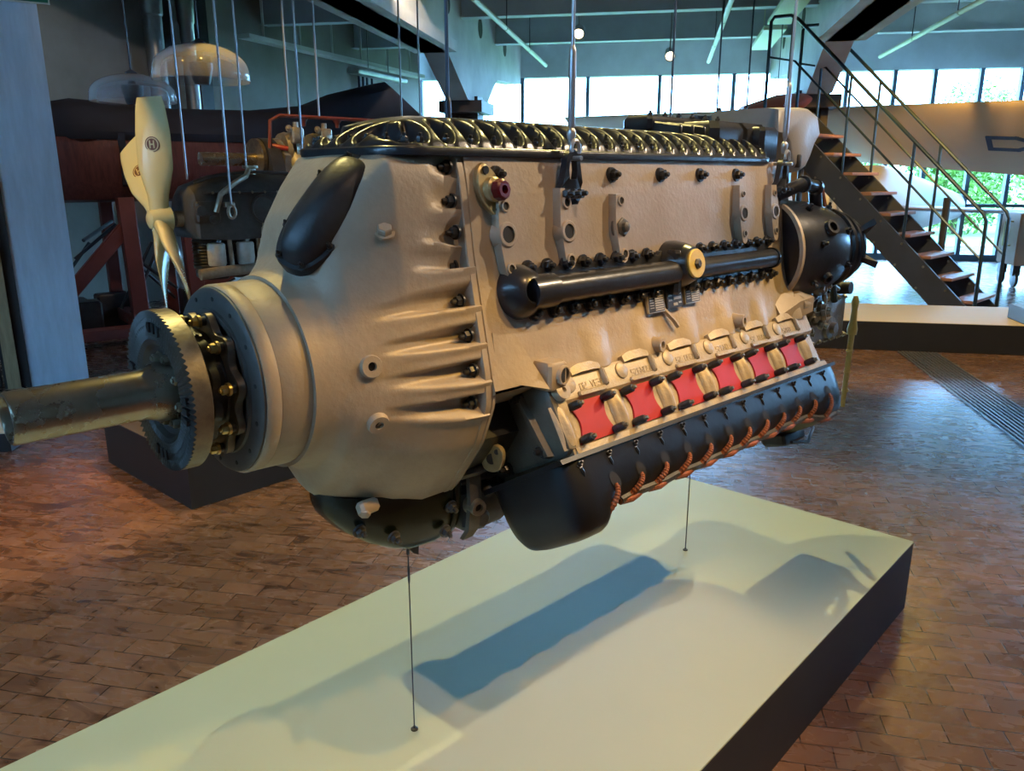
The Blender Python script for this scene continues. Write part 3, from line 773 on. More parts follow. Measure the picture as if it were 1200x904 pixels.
# hoses
b = MB(E)
b.tube([(1.27, .19, 1.545), (1.33, .23, 1.575), (1.42, .23, 1.57), (1.47, .22, 1.50), (1.48, .21, 1.44)], .020, 12)
b.tube([(1.30, .20, 1.49), (1.38, .22, 1.51), (1.44, .22, 1.49)], .016, 10)
for (p, q) in (((1.42, .23, 1.57), (1.435, .23, 1.562)), ((1.34, .232, 1.576), (1.352, .232, 1.577))): b.cyl(p, q, .025, n=14)
part('intake_hose', b, M['black'])
b = MB(E); b.tube([(1.46, .2, 1.56), (1.53, .2, 1.555), (1.58, .19, 1.51), (1.60, .18, 1.46)], .012, 8); part('copper_pipe', b, M['lead'])
b = MB(E); b.tube([(1.66, .2, 1.30), (1.73, .22, 1.30), (1.79, .22, 1.36), (1.79, .21, 1.42), (1.74, .2, 1.46)][::-1]+[(1.70, .2, 1.22), (1.72, .2, 1.18)], .012, 10); part('rubber_hose', b, M['rubber'])
# grey duct lobe on the rear top
b = MB(E)
ol = [(1.30, 1.775), (1.47, 1.785), (1.54, 1.765), (1.565, 1.72), (1.535, 1.69), (1.515, 1.655), (1.49, 1.625), (1.455, 1.612), (1.42, 1.622), (1.395, 1.65), (1.375, 1.69), (1.345, 1.71), (1.31, 1.715)]
cx_, cz_ = 1.45, 1.71
def lobe(v, k): return [(cx_+.02+(u-cx_)*k*1.15, v, cz_+.012+(w-cz_)*k*1.15) for u, w in ol]
b.loft([lobe(-.08, .9), lobe(-.06, 1), lobe(.12, 1), lobe(.15, .93), lobe(.155, .84)])
b.lathe((1.55, .10, 1.715), (1, .2, 0), [(-.03, .05), (.01, .05), (.02, .04)], 20)
b.mat = 1; b.cbox((1.452, .150, 1.645), (.011, 0, 0), (0, .012, 0), (0, 0, .020), .004)
part('air_duct', b, [M['duct'], M['hole']], label='pale grey air duct with a slot at the rear top', smooth=50)
mb = MB(E); mb.cyl((1.40, .0, 1.60), (1.44, .05, 1.68), .06, n=16); mb.cyl((1.33, 0, 1.5), (1.5, .0, 1.62), .1, n=16); part('duct_neck', mb, M['satin'])
# ------------------------------------------------------------------ the hall
BA = rad(10.6)
def bp(s, t, z): return (s*cos(BA)+t*sin(BA), -s*sin(BA)+t*cos(BA), z)     # building frame: s across, t into the depth
def HB(): return MB(bp)
ZC = 4.35; TW = 16.9

# --- paver floor
m = mat('floor_pavers', (.2, .1, .06, 1), .4, spec=.9); nt = m.node_tree; b_ = nt.nodes['Principled BSDF']
tc = nt.nodes.new('ShaderNodeTexCoord'); mp = nt.nodes.new('ShaderNodeMapping'); mp.inputs['Rotation'].default_value = (0, 0, BA+.02)
br = nt.nodes.new('ShaderNodeTexBrick'); br.inputs['Scale'].default_value = 1.0
br.inputs['Brick Width'].default_value = .172; br.inputs['Row Height'].default_value = .088; br.inputs['Mortar Size'].default_value = .0022; br.inputs['Mortar Smooth'].default_value = .2; br.inputs['Bias'].default_value = 0
br.inputs['Color1'].default_value = srgb(122, 92, 76); br.inputs['Color2'].default_value = srgb(98, 72, 59); br.inputs['Mortar'].default_value = srgb(46, 32, 27)
nt.links.new(tc.outputs['Object'], mp.inputs[0])
# slightly wavy joints
wn = nt.nodes.new('ShaderNodeTexNoise'); wn.inputs['Scale'].default_value = 3.5
vm = nt.nodes.new('ShaderNodeVectorMath'); vm.operation = 'MULTIPLY_ADD'; vm.inputs[1].default_value = (.02, .02, 0)
nt.links.new(mp.outputs[0], wn.inputs['Vector']); nt.links.new(wn.outputs['Color'], vm.inputs[0]); nt.links.new(mp.outputs[0], vm.inputs[2]); nt.links.new(vm.outputs[0], br.inputs['Vector'])
n1 = nt.nodes.new('ShaderNodeTexNoise'); n1.inputs['Scale'].default_value = 1.3; n1.inputs['Detail'].default_value = 5; nt.links.new(mp.outputs[0], n1.inputs['Vector'])
# crescent wear marks: distorted noise bands, stretched across the pavers
mp2 = nt.nodes.new('ShaderNodeMapping'); mp2.inputs['Scale'].default_value = (5.5, 13, 1); nt.links.new(mp.outputs[0], mp2.inputs[0])
n2 = nt.nodes.new('ShaderNodeTexNoise'); n2.inputs['Scale'].default_value = 1; n2.inputs['Detail'].default_value = 3; n2.inputs['Distortion'].default_value = 1.6; nt.links.new(mp2.outputs[0], n2.inputs['Vector'])
r2 = nt.nodes.new('ShaderNodeValToRGB'); e = r2.color_ramp.elements; e[0].position = .30; e[0].color = (.42, .38, .36, 1); e[1].position = .46; e[1].color = (1, 1, 1, 1); nt.links.new(n2.outputs[0], r2.inputs[0])
wr = nt.nodes.new('ShaderNodeMix'); wr.data_type = 'RGBA'; wr.blend_type = 'MULTIPLY'
sep = nt.nodes.new('ShaderNodeSeparateXYZ'); nt.links.new(mp.outputs[0], sep.inputs[0])
mrx = nt.nodes.new('ShaderNodeMapRange'); mrx.inputs[1].default_value = .6; mrx.inputs[2].default_value = -.8; mrx.inputs[3].default_value = .12; mrx.inputs[4].default_value = 1; nt.links.new(sep.outputs[0], mrx.inputs[0])
nt.links.new(mrx.outputs[0], wr.inputs[0]); nt.links.new(br.outputs['Color'], wr.inputs[6]); nt.links.new(r2.outputs[0], wr.inputs[7])
mv = nt.nodes.new('ShaderNodeMix'); mv.data_type = 'RGBA'; mv.blend_type = 'MULTIPLY'; mv.inputs[0].default_value = .6
r1 = nt.nodes.new('ShaderNodeValToRGB'); e = r1.color_ramp.elements; e[0].position = .3; e[0].color = (.6, .55, .52, 1); e[1].position = .7; e[1].color = (1.15, 1.1, 1.05, 1); nt.links.new(n1.outputs[0], r1.inputs[0])
nt.links.new(wr.outputs[2], mv.inputs[6]); nt.links.new(r1.outputs[0], mv.inputs[7]); nt.links.new(mv.outputs[2], b_.inputs['Base Color'])
rr = nt.nodes.new('ShaderNodeMapRange'); rr.inputs[3].default_value = .18; rr.inputs[4].default_value = .36; nt.links.new(n2.outputs[0], rr.inputs[0]); nt.links.new(rr.outputs[0], b_.inputs['Roughness'])
bu = nt.nodes.new('ShaderNodeBump'); bu.inputs['Strength'].default_value = .22; bu.inputs['Distance'].default_value = .004; bu.invert = True
ad = nt.nodes.new('ShaderNodeMath'); ad.operation = 'MULTIPLY_ADD'; ad.inputs[1].default_value = -.10
nt.links.new(n2.outputs[0], ad.inputs[0]); nt.links.new(br.outputs['Fac'], ad.inputs[2]); nt.links.new(ad.outputs[0], bu.inputs['Height']); nt.links.new(bu.outputs[0], b_.inputs['Normal'])
M['floor'] = m
mb = MB(); mb.box(-9, 14, -3.5, 19, -.1, 0); struct(mb.build('floor', M['floor'], smooth=0))

M['concrete'] = mat('concrete', srgb(205, 205, 200), .8, 0, .25, 1.2, bump=.3, bscale=14)
M['concwall'] = mat('concrete_wall', srgb(150, 146, 138), .85, 0, .3, .8, bump=.3, bscale=9)
M['plinthtop'] = mat('plinth_top', (.385, .43, .32, 1), .55, 0, .04, 2, bump=.05, bscale=200)
M['plinthside'] = mat('plinth_black', (.012, .011, .012, 1), .6, 0, .2, 6)
M['beam'] = mat('beam_paint', srgb(190, 198, 204), .6, 0, .12, 3)
M['deck'] = mat('roof_deck', srgb(185, 190, 192), .7, 0, .2, 2)
M['winframe'] = mat('window_frame', srgb(74, 92, 108), .5)
M['bluesteel'] = mat('column_blue', srgb(200, 216, 232), .5, 0, .16, 3, rvar=.1, stretch=(6, 6, 1))
M['browncol'] = mat('column_brown', srgb(82, 70, 66), .6, 0, .2, 4)
M['cream'] = mat('strip_cream', srgb(176, 150, 112), .7, 0, .3, 5, stretch=(8, 8, 1))
M['darkrec'] = mat('recess_dark', srgb(44, 40, 38), .7)
M['glasspane'] = bpy.data.materials.new('pane_glass'); M['glasspane'].use_nodes = True
nt = M['glasspane'].node_tree; nt.nodes.clear()
out = nt.nodes.new('ShaderNodeOutputMaterial'); tr = nt.nodes.new('ShaderNodeBsdfTransparent'); gl = nt.nodes.new('ShaderNodeBsdfGlossy'); mx = nt.nodes.new('ShaderNodeMixShader'); fr = nt.nodes.new('ShaderNodeFresnel')
gl.inputs['Roughness'].default_value = .03; fr.inputs['IOR'].default_value = 1.25; tr.inputs[0].default_value = (.95, .98, 1, 1)
nt.links.new(fr.outputs[0], mx.inputs[0]); nt.links.new(tr.outputs[0], mx.inputs[1]); nt.links.new(gl.outputs[0], mx.inputs[2]); nt.links.new(mx.outputs[0], out.inputs[0])

# --- left concrete wall
def wallbox(p, q, z0, z1, th, name, m_):
    p, q = V((p[0], p[1], 0)), V((q[0], q[1], 0)); d = (q-p).normalized(); n_ = V((-d.y, d.x, 0))
    b = MB(); b.prism([p+V((0, 0, z0)), q+V((0, 0, z0)), q+V((0, 0, z1)), p+V((0, 0, z1))], n_*th); return struct(b.build(name, m_, smooth=0))
WL0, WL1 = (-8.2, 2.0), (-1.9, 17.35)
wallbox(WL0, WL1, 0, ZC, .3, 'wall_left', M['concwall'])
wd = (V(WL1)-V(WL0)).normalized(); wn_ = V((wd.y, -wd.x))
def onwall(k, off, z): p = V(WL0)+(V(WL1)-V(WL0))*k+wn_*off; return (p.x, p.y, z)

# --- window wall at the far end: sill, head beam, mullions, one pane each
X0, X1 = -5.2, 9.5
b = HB(); b.box(X0, X1, TW, TW+.25, 3.52, ZC); struct(b.build('trim_head', M['beam'], smooth=0))
b = HB(); b.box(X0, X1, TW, TW+.2, 0, .12); struct(b.build('trim_sill', M['winframe'], smooth=0))
mull = [-5.1, -4.05, -2.95, -1.62, -.2, 1.22, 2.45, 3.3, 4.15, 4.85, 5.65, 6.35, 7.3, 8.0, 8.9, 9.4]
for i, s in enumerate(mull[:-1]):
    s2 = mull[i+1]
    b = HB(); w_ = .07
    b.box(s-w_/2, s+w_/2, TW, TW+.14, .12, 3.52)
    wnd = struct(b.build('window_%d' % (i+1), M['winframe'], smooth=0))
    b = HB(); b.box(s+w_/2, s2-w_/2, TW+.03, TW+.09, 1.02, 1.08); b.build('window_frame', M['winframe'], wnd, smooth=0)
    b = HB(); b.add([(s+w_/2, TW+.06, .12), (s2-w_/2, TW+.06, .12), (s2-w_/2, TW+.06, 3.52), (s+w_/2, TW+.06, 3.52)], [(0, 1, 2, 3)])
    b.build('pane', M['glasspane'], wnd, smooth=0)
# wire mesh in the bay beside the brown column
b = HB()
for k in range(9): b.box(-4.6+.19*k-.004, -4.6+.19*k+.004, TW-.06, TW-.05, .4, 3.5)
for k in range(16): b.box(-4.65, -3.0, TW-.06, TW-.05, .45+.19*k-.004, .45+.19*k+.004)
msh = b.build('wire_mesh_screen', M['wire'], smooth=0); tag(msh, 'fine wire mesh screen in front of the window beside the brown column', 'screen')

# --- the walls behind the viewer and to the right, the latter a row of tall windows
b = MB(); b.box(-9, 13, -3.8, -3.5, 0, ZC); struct(b.build('wall_back', M['concwall'], smooth=0))
b = MB(); b.box(-9.3, -8.9, -3.8, 2.4, 0, ZC); struct(b.build('wall_near', M['concwall'], smooth=0))
b = MB(); b.box(12, 12.25, -3.5, 16, 0, 2.4); b.box(12, 12.25, -3.5, 6.25, 2.4, 3.6); b.box(12, 12.25, -3.5, 16, 3.6, ZC); struct(b.build('wall_right', M['concwall'], smooth=0))
for i in range(3, 6):
    y0 = -3.5+3.25*i; b = MB(); b.box(12, 12.2, y0, y0+.6, 2.4, 3.6); w_ = struct(b.build('window_%d' % (20+i), M['winframe'], smooth=0))
    b = MB(); b.add([(12.1, y0+.6, 2.4), (12.1, y0+3.25, 2.4), (12.1, y0+3.25, 3.6), (12.1, y0+.6, 3.6)], [(0, 1, 2, 3)]); b.build('pane', M['glasspane'], w_, smooth=0)

# --- roof: deck with ribs, cross beams, girders with haunches, columns
b = HB(); b.box(-9, 13, -3.5, TW+.3, ZC, ZC+.1)
for k in range(66): b.box(-7+.3*k*1.0, -7+.3*k+.12, -1, TW, ZC-.05, ZC)
struct(b.build('ceiling', M['deck'], smooth=0))
for i, t in enumerate((2.4, 4.8, 7.2, 9.6, 12.0, 14.4)):
    b = HB(); b.box(-6.5, 11, t-.09, t+.09, 3.78, 3.80); b.box(-6.5, 11, t-.012, t+.012, 3.80, 4.33); b.box(-6.5, 11, t-.09, t+.09, 4.28, 4.31)
    b.box(-6.5, 11, t+.6, t+.66, 4.1, 4.16)
    struct(b.build('trim_%d' % (i+1), M['beam'], smooth=0))
for i, s in enumerate((-3.15, 2.05, 7.2)):
    b = HB(); prof_ = [(-1, 3.22), (11.2, 3.22), (12.3, 2.72), (13.6, 2.72), (14.5, 3.22), (TW, 3.4), (TW, ZC), (-1, ZC)]
    b.prism([(s-.17, t, z) for t, z in prof_], (.34, 0, 0))
    b.prism([(s-.30, t, z) for t, z in [(-1, 3.22), (11.2, 3.22), (11.2, 3.36), (-1, 3.36)]], (.60, 0, 0))
    b.mat = 1
    for t in (5.2, 7.2, 9.2, 11.2, 13.2, 15.2):
        for sg in (-1, 1): b.lathe((s+sg*.172, t, 3.85), (sg, 0, 0), [(-.002, .15), (.003, .15)], 20)  # dark discs on the web paint the shade of round holes
    g = struct(b.build('trim_girder_%d' % (i+1), [M['concrete'], M['darkrec']], smooth=0))
    b = HB()
    for ds in (-.17, .17): b.box(s+ds-.05, s+ds+.05, 12.75, 13.15, 0, 2.8)
    b.box(s-.17, s+.17, 12.93, 12.97, 0, 2.8)
    b.box(s-.34, s+.34, 12.5, 13.4, 2.55, 2.72)
    struct(b.build('wall_column_%d' % (i+1), M['browncol'], smooth=0))

# --- the steel column at the near left
b = MB(); cdir = V((.86, .51, 0)).normalized(); cn = V((.51, -.86, 0)).normalized(); c0 = V((-3.42, 6.22, 0))
def cb(x0, x1, y0, y1, mi=0):
    b.mat = mi; b.obox(c0+cdir*((x0+x1)/2)+cn*((y0+y1)/2)+V((0, 0, ZC/2)), cdir*((x1-x0)/2), cn*((y1-y0)/2), V((0, 0, ZC/2)))
cb(-.40, 0, -.03, 0); cb(-.43, -.40, -.25, .02, 2); cb(-.58, -.43, -.25, -.03, 2); cb(-.56, -.47, -.03, -.0, 1); cb(-1.1, -.60, -.28, -.06, 2); cb(-.40, 0, -.25, -.03, 0)
COL = struct(b.build('wall_column_4', [M['bluesteel'], M['cream'], M['darkrec']], smooth=0))
# corner of a green sign fixed to that column
b = MB(); M['signgreen'] = mat('sign_green', srgb(16, 110, 84), .5); M['signwhite'] = mat('sign_white', srgb(214, 222, 214), .5)
sc_ = V((-3.42, 6.06, 2.885)); b.obox(sc_, cdir*.16, cn*.008, V((0, 0, .11))); b.mat = 1; b.obox(sc_+cn*.009, cdir*.15, cn*.002, V((0, 0, .10)))
b.mat = 0; b.obox(sc_-cn*.04, cdir*.02, cn*.05, V((0, 0, .04)))
tag(b.build('wall_sign', [M['signwhite'], M['signgreen']], smooth=0), 'green sign with a white border high on the blue steel column', 'sign')

# --- drain grating in the floor
M['grate'] = mat('grating', srgb(120, 126, 132), .4, .6)
b = HB()
for k in range(11): b.box(2.22+.033*k, 2.234+.033*k, 3.4, 7.84, .001, .010)
for k in range(45): b.box(2.22, 2.565, 3.41+.1*k, 3.416+.1*k, .001, .006)
tag(b.build('floor_grating', M['grate'], smooth=0), 'long steel drain grating let into the paver floor', 'grating')

# --- plinths
def plinth(name, corner, dx, dy, lx, ly, h, label, topm=None, group=None):
    dx, dy = V((dx[0], dx[1], 0)).normalized(), V((dy[0], dy[1], 0)).normalized(); c = V((corner[0], corner[1], 0))
    e_ = empty(name, c+dx*lx/2+dy*ly/2); o = e_.location
    b = MB(); b.obox(c+dx*lx/2+dy*ly/2+V((0, 0, h/2-.002))-o, dx*(lx/2), dy*(ly/2), V((0, 0, h/2-.004))); b.build('side_panel', M['plinthside'], e_, smooth=0)
    b = MB(); b.cbox(c+dx*lx/2+dy*ly/2+V((0, 0, h-.003))-o, dx*(lx/2+.001), dy*(ly/2+.001), V((0, 0, .003)), .001); b.build('top_panel', topm or M['plinthtop'], e_, smooth=0)
    return tag(e_, label, 'plinth', group)
pa = rad(42.2)
PDX, PDY = (-sin(pa), -cos(pa)), (-cos(pa), sin(pa))
plinth('display_plinth', (1.502, 2.719), PDX, PDY, 3.9, 1.197, .278, 'wide pale topped plinth with black sides below the large engine')
plinth('display_plinth', (-1.584, 3.641), (-sin(pa)*-1, cos(pa)), (-cos(pa), sin(pa)), 2.1, 1.0, .278, 'dark plinth behind the ring gear, below the engine with the propeller', mat('plinth_dark_top', (.05, .045, .04, 1), .5))
plinth('display_plinth', bp(1.35, 7.88, 0)[:2], bp(1, 0, 0)[:2], bp(0, 1, 0)[:2], 5.6, 1.12, .278, 'long beige topped plinth with dark front at the foot of the steel stair', mat('plinth_beige', srgb(196, 172, 124), .6))
plinth('display_plinth', (-3.0, 4.5), (-1, -.12), (-.12, 1), 1.6, .8, .12, 'white plinth corner at the frame edge beyond the shaft end', mat('plinth_white', srgb(214, 210, 200), .5))
b = MB(); c = bp(3.47, 8.1, .278); b.cbox((c[0], c[1], c[2]+.07), bp(.17, 0, 0), bp(0, .22, 0), (0, 0, .07), .01); M['greybox'] = mat('sign_grey', srgb(96, 108, 116), .5)
tag(b.build('sign_block', M['greybox'], smooth=0), 'small slate grey block at the right end of the beige plinth', 'block')
# ------------------------------------------------------------------ cables
def ep(u, v, w):
    return V((OX+u*sin(TH)+v*cos(TH), OY+u*cos(TH)-v*sin(TH), w))
def cable(name, top, bot, r, label, m_='wire', turn=None, grp=None):
    b = MB(); o = V(bot); b.tube([V(top)-o, V((0, 0, 0))], r, 8)
    e_ = b.build(name, M[m_], None, o); tag(e_, label, 'cable', grp)
    if turn:
        b = MB(); z0, z1 = turn; b.lathe((0, 0, z0), (0, 0, 1), [(-.008, r), (0, r*1.7), (.006, r*1.9), (z1-z0-.006, r*1.9), (z1-z0, r*1.7), (z1-z0+.008, r)], 12)
        b.build('turnbuckle', M[m_], e_)
    return e_
for p, lb, tb in ((LUG[0], 'steel lifting cable at the front lug on the near side of the large engine', (.01, .16)), (LUG[1], 'steel lifting cable at the rear lug beside the grey air duct', (.02, .16))):
    q = ep(p.x, p.y, p.z); cable('lifting_cable', (q.x, q.y, ZC), q, .0042, lb, 'wire', tb)
for u, lb in ((.325, 'dark lifting cable rising behind the front of the black top cover'), (1.262, 'thin dark lifting cable rising behind the rear of the black top cover')):
    q = ep(u, -.2, 1.64); cable('lifting_cable', (q.x, q.y, ZC), q, .0045 if u < 1 else .0036, lb, 'darkwire', (.04, .14))
q = ep(.007, .003, .748); cable('tie_down_wire', q, (q.x, q.y, .279), .0016, 'thin wire from the oil sump down to the pale plinth', 'darkwire', (.405, .44))
q = ep(1.311, -.077, .90); cable('tie_down_wire', q, (q.x, q.y, .279), .0020, 'thin wire from below the rear of the large engine to the pale plinth', 'darkwire')
for u, v, lb in ((.007, .003, 'small black floor eyelet at the foot of the front tie wire'), (1.311, -.077, 'small black floor eyelet at the foot of the rear tie wire')):
    q = ep(u, v, .278); b = MB(); b.lathe((0, 0, 0), (0, 0, 1), [(0, .009), (.003, .009), (.005, .006)], 14); b.lathe((0, 0, .004), (0, 0, 1), [(0, .003), (.006, .003)], 8)
    tag(b.build('floor_eyelet', M['satin'], None, q), lb, 'eyelet')

# ------------------------------------------------------------------ smaller inverted engine with a propeller
M['e1'] = mat('small_engine_grey', (.085, .082, .075, 1), .42, .4, .3, 20, bump=.2, bscale=90)
M['pot'] = mat('cylinder_pale', (.50, .47, .40, 1), .5, .2, .2, 30)
M['alloy'] = mat('warm_alloy', (.42, .37, .28, 1), .4, .6, .3, 30)
M['prop'] = mat('propeller_cream', srgb(206, 200, 150), .22, 0, .05, 5, coat=.6)
M['emblem'] = mat('emblem_brown', srgb(92, 52, 28), .4)
R1 = V((-1.93, 4.68, 1.0)); RZ = PI/2-TH
def G(u, v, w): return (u, -v, w-1.0)
S1 = tag(empty('small_engine', R1, RZ), 'small dark grey inverted engine with pale cylinders hanging behind the large one', 'aircraft engine')
def p1(n, b, m_, par=S1, label=None, smooth=40):
    o = b.build(n, m_, par, smooth=smooth)
    if label: o['label'] = label
    return o
b = MB(G)
def csec(u, tw, hw, bw): return [(u, hw*x, bw+(tw-bw)*y) for x, y in [(1, 0), (1.02, .35), (.98, .62), (.80, .84), (.45, .97), (0, 1), (-.45, .97), (-.80, .84), (-.98, .62), (-1.02, .35), (-1, 0)]]
b.loft([csec(.02, 1.50, .13, 1.30), csec(.05, 1.55, .17, 1.25), csec(.20, 1.605, .19, 1.24), csec(.42, 1.625, .195, 1.24), csec(.65, 1.615, .19, 1.24), csec(.80, 1.58, .18, 1.25), csec(.86, 1.53, .15, 1.27)])
p1('crankcase', b, M['e1'])
b = MB(G); b.loft([csec(.10, 1.515, .198, 1.50), csec(.82, 1.515, .203, 1.50)]); b.tube([(.06, .12, 1.56), (.2, .13, 1.605), (.42, .13, 1.625), (.65, .13, 1.615), (.82, .11, 1.57)], .010, 8); p1('cover_seam', b, M['e1'])
for k in range(9): b = MB(G); b.lathe((.13+.08*k, .199, 1.508), (0, 1, 0), [(0, .008), (.008, .007)], 8); p1('rivet', b, M['alloy'])
b = MB(G); b.lathe((.44, .185, 1.41), (0, 1, 0), [(0, .085), (.018, .083), (.022, .075), (.014, .068), (.016, 0)], 28); p1('inspection_cover', b, M['e1'])
b = MB(G); b.tube([(.40, .12, 1.64), (.36, .16, 1.60), (.26, .21, 1.56), (.17, .215, 1.50), (.14, .20, 1.40)], .016, 8); b.lathe((.42, .1, 1.61), (0, 0, 1), [(0, .03), (.03, .03), (.035, .045), (.05, .045)], 16); p1('breather_pipe', b, M['alloy'])
for u in (.22, .70):
    b = MB(G); b.cbox((u, .20, 1.44), (.03, 0, 0), (0, .02, 0), (0, 0, .015), .005)
    b.tube([(u+.022*cos(t), .23, 1.40+.035*sin(t)) for t in [PI*k/8 for k in range(-8, 9)]], .010, 8); p1('lifting_eye', b, M['alloy'])
for i in range(4):
    u = .13+.18*i
    b = MB(G); b.lathe((u, .03, 1.26), (0, 0, -1), [(0, .07)]+[(.02+.018*k+d, .075 if d else .066) for k in range(9) for d in (0, .008)]+[(.19, .07)], 20); p1('cylinder', b, M['e1'])
    b = MB(G); b.lathe((u+.02, .135, 1.22), (0, 0, -1), [(0, .045), (.01, .052), (.12, .052), (.13, .046)], 18); p1('cylinder_pot', b, M['pot'])
    b = MB(G); b.cyl((u+.095, .15, 1.26), (u+.105, .15, 1.06), .014, n=10); b.lathe((u+.095, .15, 1.27), (0, 0, -1), [(0, .026), (.03, .024)], 12); p1('pushrod_tube', b, M['alloy'])
    b = MB(G); b.cbox((u+.02, .06, 1.04), (.07, 0, 0), (0, .09, 0), (0, 0, .03), .012); p1('rocker_box', b, M['e1'])
b = MB(G); b.tube([(.02, .18, 1.05), (.15, .19, 1.06), (.75, .19, 1.075), (.84, .17, 1.12)], .032, 10); p1('manifold', b, M['alloy'])
b = MB(G); b.cbox((.46, .16, 1.26), (.05, 0, 0), (0, .05, 0), (0, 0, .05), .01); b.cyl((.46, .17, 1.33), (.46, .17, 1.29), .05, n=16); b.tube([(.52, .2, 1.27), (.65, .21, 1.27), (.80, .2, 1.25)], .018, 8); p1('magneto', b, M['alloy'])
b = MB(G); b.cbox((.10, .17, 1.40), (.07, 0, 0), (0, .03, 0), (0, 0, .06), .01); b.lathe((.05, .2, 1.41), (0, 1, 0), [(0, .03), (.02, .028)], 12); b.lathe((.12, .2, 1.36), (0, 1, 0), [(0, .025), (.03, .022)], 12); p1('front_housing', b, M['e1'])
b = MB(G); b.cyl((-.02, 0, 1.36), (.05, 0, 1.36), .045, n=16); p1('propeller_shaft', b, M['alloy'])
for u, v, lb in ((.22, .23, 'first'), (.70, .23, 'b'), (.14, -.15, 'c'), (.52, -.15, 'd')):
    q = R1+V((u*sin(TH)+v*cos(TH), u*cos(TH)-v*sin(TH), .43 if v > 0 else .58))
    nm = {'first': 'pale cable at the front lifting eye of the small engine, beside the propeller', 'b': 'pale cable at the rear lifting eye of the small engine', 'c': 'pale cable dropping to the top of the small engine, nearest the propeller', 'd': 'pale cable dropping behind the top of the small engine, right of its breather cap'}[lb]
    cable('hanging_cable', (q.x, q.y, ZC), q, .0062, nm, 'wire')
# four-blade propeller on its own hub
P1 = R1+V((-.10*sin(TH), -.10*cos(TH), .36))
PR_ = tag(empty('propeller', P1, RZ), 'cream four blade propeller with round maker emblems on the small engine', 'propeller')
def Gp(u, v, w): return (u, -v, w)
b = MB(Gp); b.lathe((-.07, 0, 0), (1, 0, 0), [(0, .03), (.01, .05), (.06, .075), (.12, .075)], 20); b.build('hub', M['prop'], PR_)
def blade(ang, L, tw=1.0, wide=1.0):
    """ang from straight up, towards the near side"""
    b = MB(Gp); d = V((0, sin(ang), cos(ang))); t = V((0, cos(ang), -sin(ang)))
    rings = []
    for i in range(19):
        r = .03+(L-.03)*i/18; f = i/18
        ch = interp([(0, .05), (.15, .055), (.4, .095), (.7, .105), (.92, .100), (1, .088)], f)*wide
        th = interp([(0, .045), (.2, .034), (.6, .016), (1, .006)], f)
        tws = interp([(0, 1.15), (.3, .95), (1, .42)], f)*tw
        cd = t*cos(tws)+V((1, 0, 0))*sin(tws); nd = d.cross(cd)
        rings.append([d*r+cd*(ch*cos(a))+nd*(th*sin(a))+cd*.02*f for a in [2*PI*k/20 for k in range(20)]])
    b.loft(rings); bl_ = b.build('blade', M['prop'], PR_, smooth=60)
    return d, t, bl_
for ang, L in ((-.02, .66), (PI+.12, .50), (-.75, .56), (PI-.62, .50)):
    d, t, bl_ = blade(ang, L, 1.0 if cos(ang) > 0 else .75, 1.0 if cos(ang) > 0 else 1.3)
    if cos(ang) > 0:
        f = .62; tws = interp([(0, 1.15), (.3, .95), (1, .42)], f)
        cd = t*cos(tws)+V((1, 0, 0))*sin(tws); nd = d.cross(cd)
        if nd.x > 0: nd = -nd
        # emblem: ring, disc and letter on the face turned to the front
        for side in (1, -1):
            n_ = nd*side; c = d*(L*.62)+cd*.02*f+n_*.0165
            b = MB(Gp); b.lathe(c, n_, [(-.004, .042), (.0012, .042)], 28); b.mat = 1; b.lathe(c, n_, [(0, .037), (.0018, .037)], 28); b.mat = 0; b.lathe(c, n_, [(.001, .031), (.0022, .031)], 28)
            b.mat = 1; xx = d.cross(n_); write(b, 'H', c+n_*.002-xx*.011-d*.017, xx, d, n_, .034, .22, .002)
            b.build('emblem', [M['emblem'], M['gold']], bl_)

# ------------------------------------------------------------------ cutaway engine further back
M['cut'] = mat('cutaway_grey', (.20, .185, .155, 1), .45, .4, .3, 14, bump=.2, bscale=60)
M['cutred'] = mat('cutaway_red', srgb(140, 30, 34), .45)
M['redframe'] = mat('frame_red', srgb(112, 50, 40), .6, 0, .25, 5)
R2 = V((-2.26, 5.98, 1.2))
def G2(u, v, w): return (u, -v, w-1.2)
S2 = tag(empty('cutaway_engine', R2, RZ), 'sectioned V engine with long shaft and disc hanging in front of the dark hull', 'aircraft engine')
def p2(n, b, m_, par=S2, smooth=40): return b.build(n, m_, par, smooth=smooth)
b = MB(G2); b.cyl((0, 0, 1.72), (.55, 0, 1.72), .048, n=20); p2('propeller_shaft', b, M['steel'])
b = MB(G2); b.lathe((.42, 0, 1.72), (1, 0, 0), [(0, .10), (0, .155), (.03, .155), (.035, .10)], 40); p2('ring_gear', b, M['gear'])
b = MB(G2); b.lathe((.45, 0, 1.72), (1, 0, 0), [(0, .06), (.06, .065), (.07, .11), (.12, .12), (.14, .16), (.17, .16)], 24); p2('coupling', b, M['alloy'])
b = MB(G2)
for w in (1.80, 1.62): b.tube([(.45, .05, w), (.52, .12, w+.02), (.62, .16, w)], .018, 8)
p2('red_section', b, M['cutred'])
def G3(u, v, w): return (u-.22, -v, w-1.2)
b = MB(G3)
b.loft([[(u, .16, 1.62), (u, .20, 1.50), (u, .26, 1.20), (u, -.26, 1.20), (u, -.16, 1.62)] for u in (.78, 1.95)])
for k in range(5): b.loft([[(.80+.25*k+d, .165, 1.60), (.80+.25*k+d, .185, 1.75), (.80+.25*k+d, .10, 1.80), (.80+.25*k+d, -.1, 1.6)] for d in (0, .05)])
b.mat = 1
for k in range(5): b.lathe((.95+.25*k, .215, 1.47), (0, 1, .2), [(-.02, .075), (.018, .075)], 24)
p2('cylinder_block', b, [M['cut'], M['hole']])
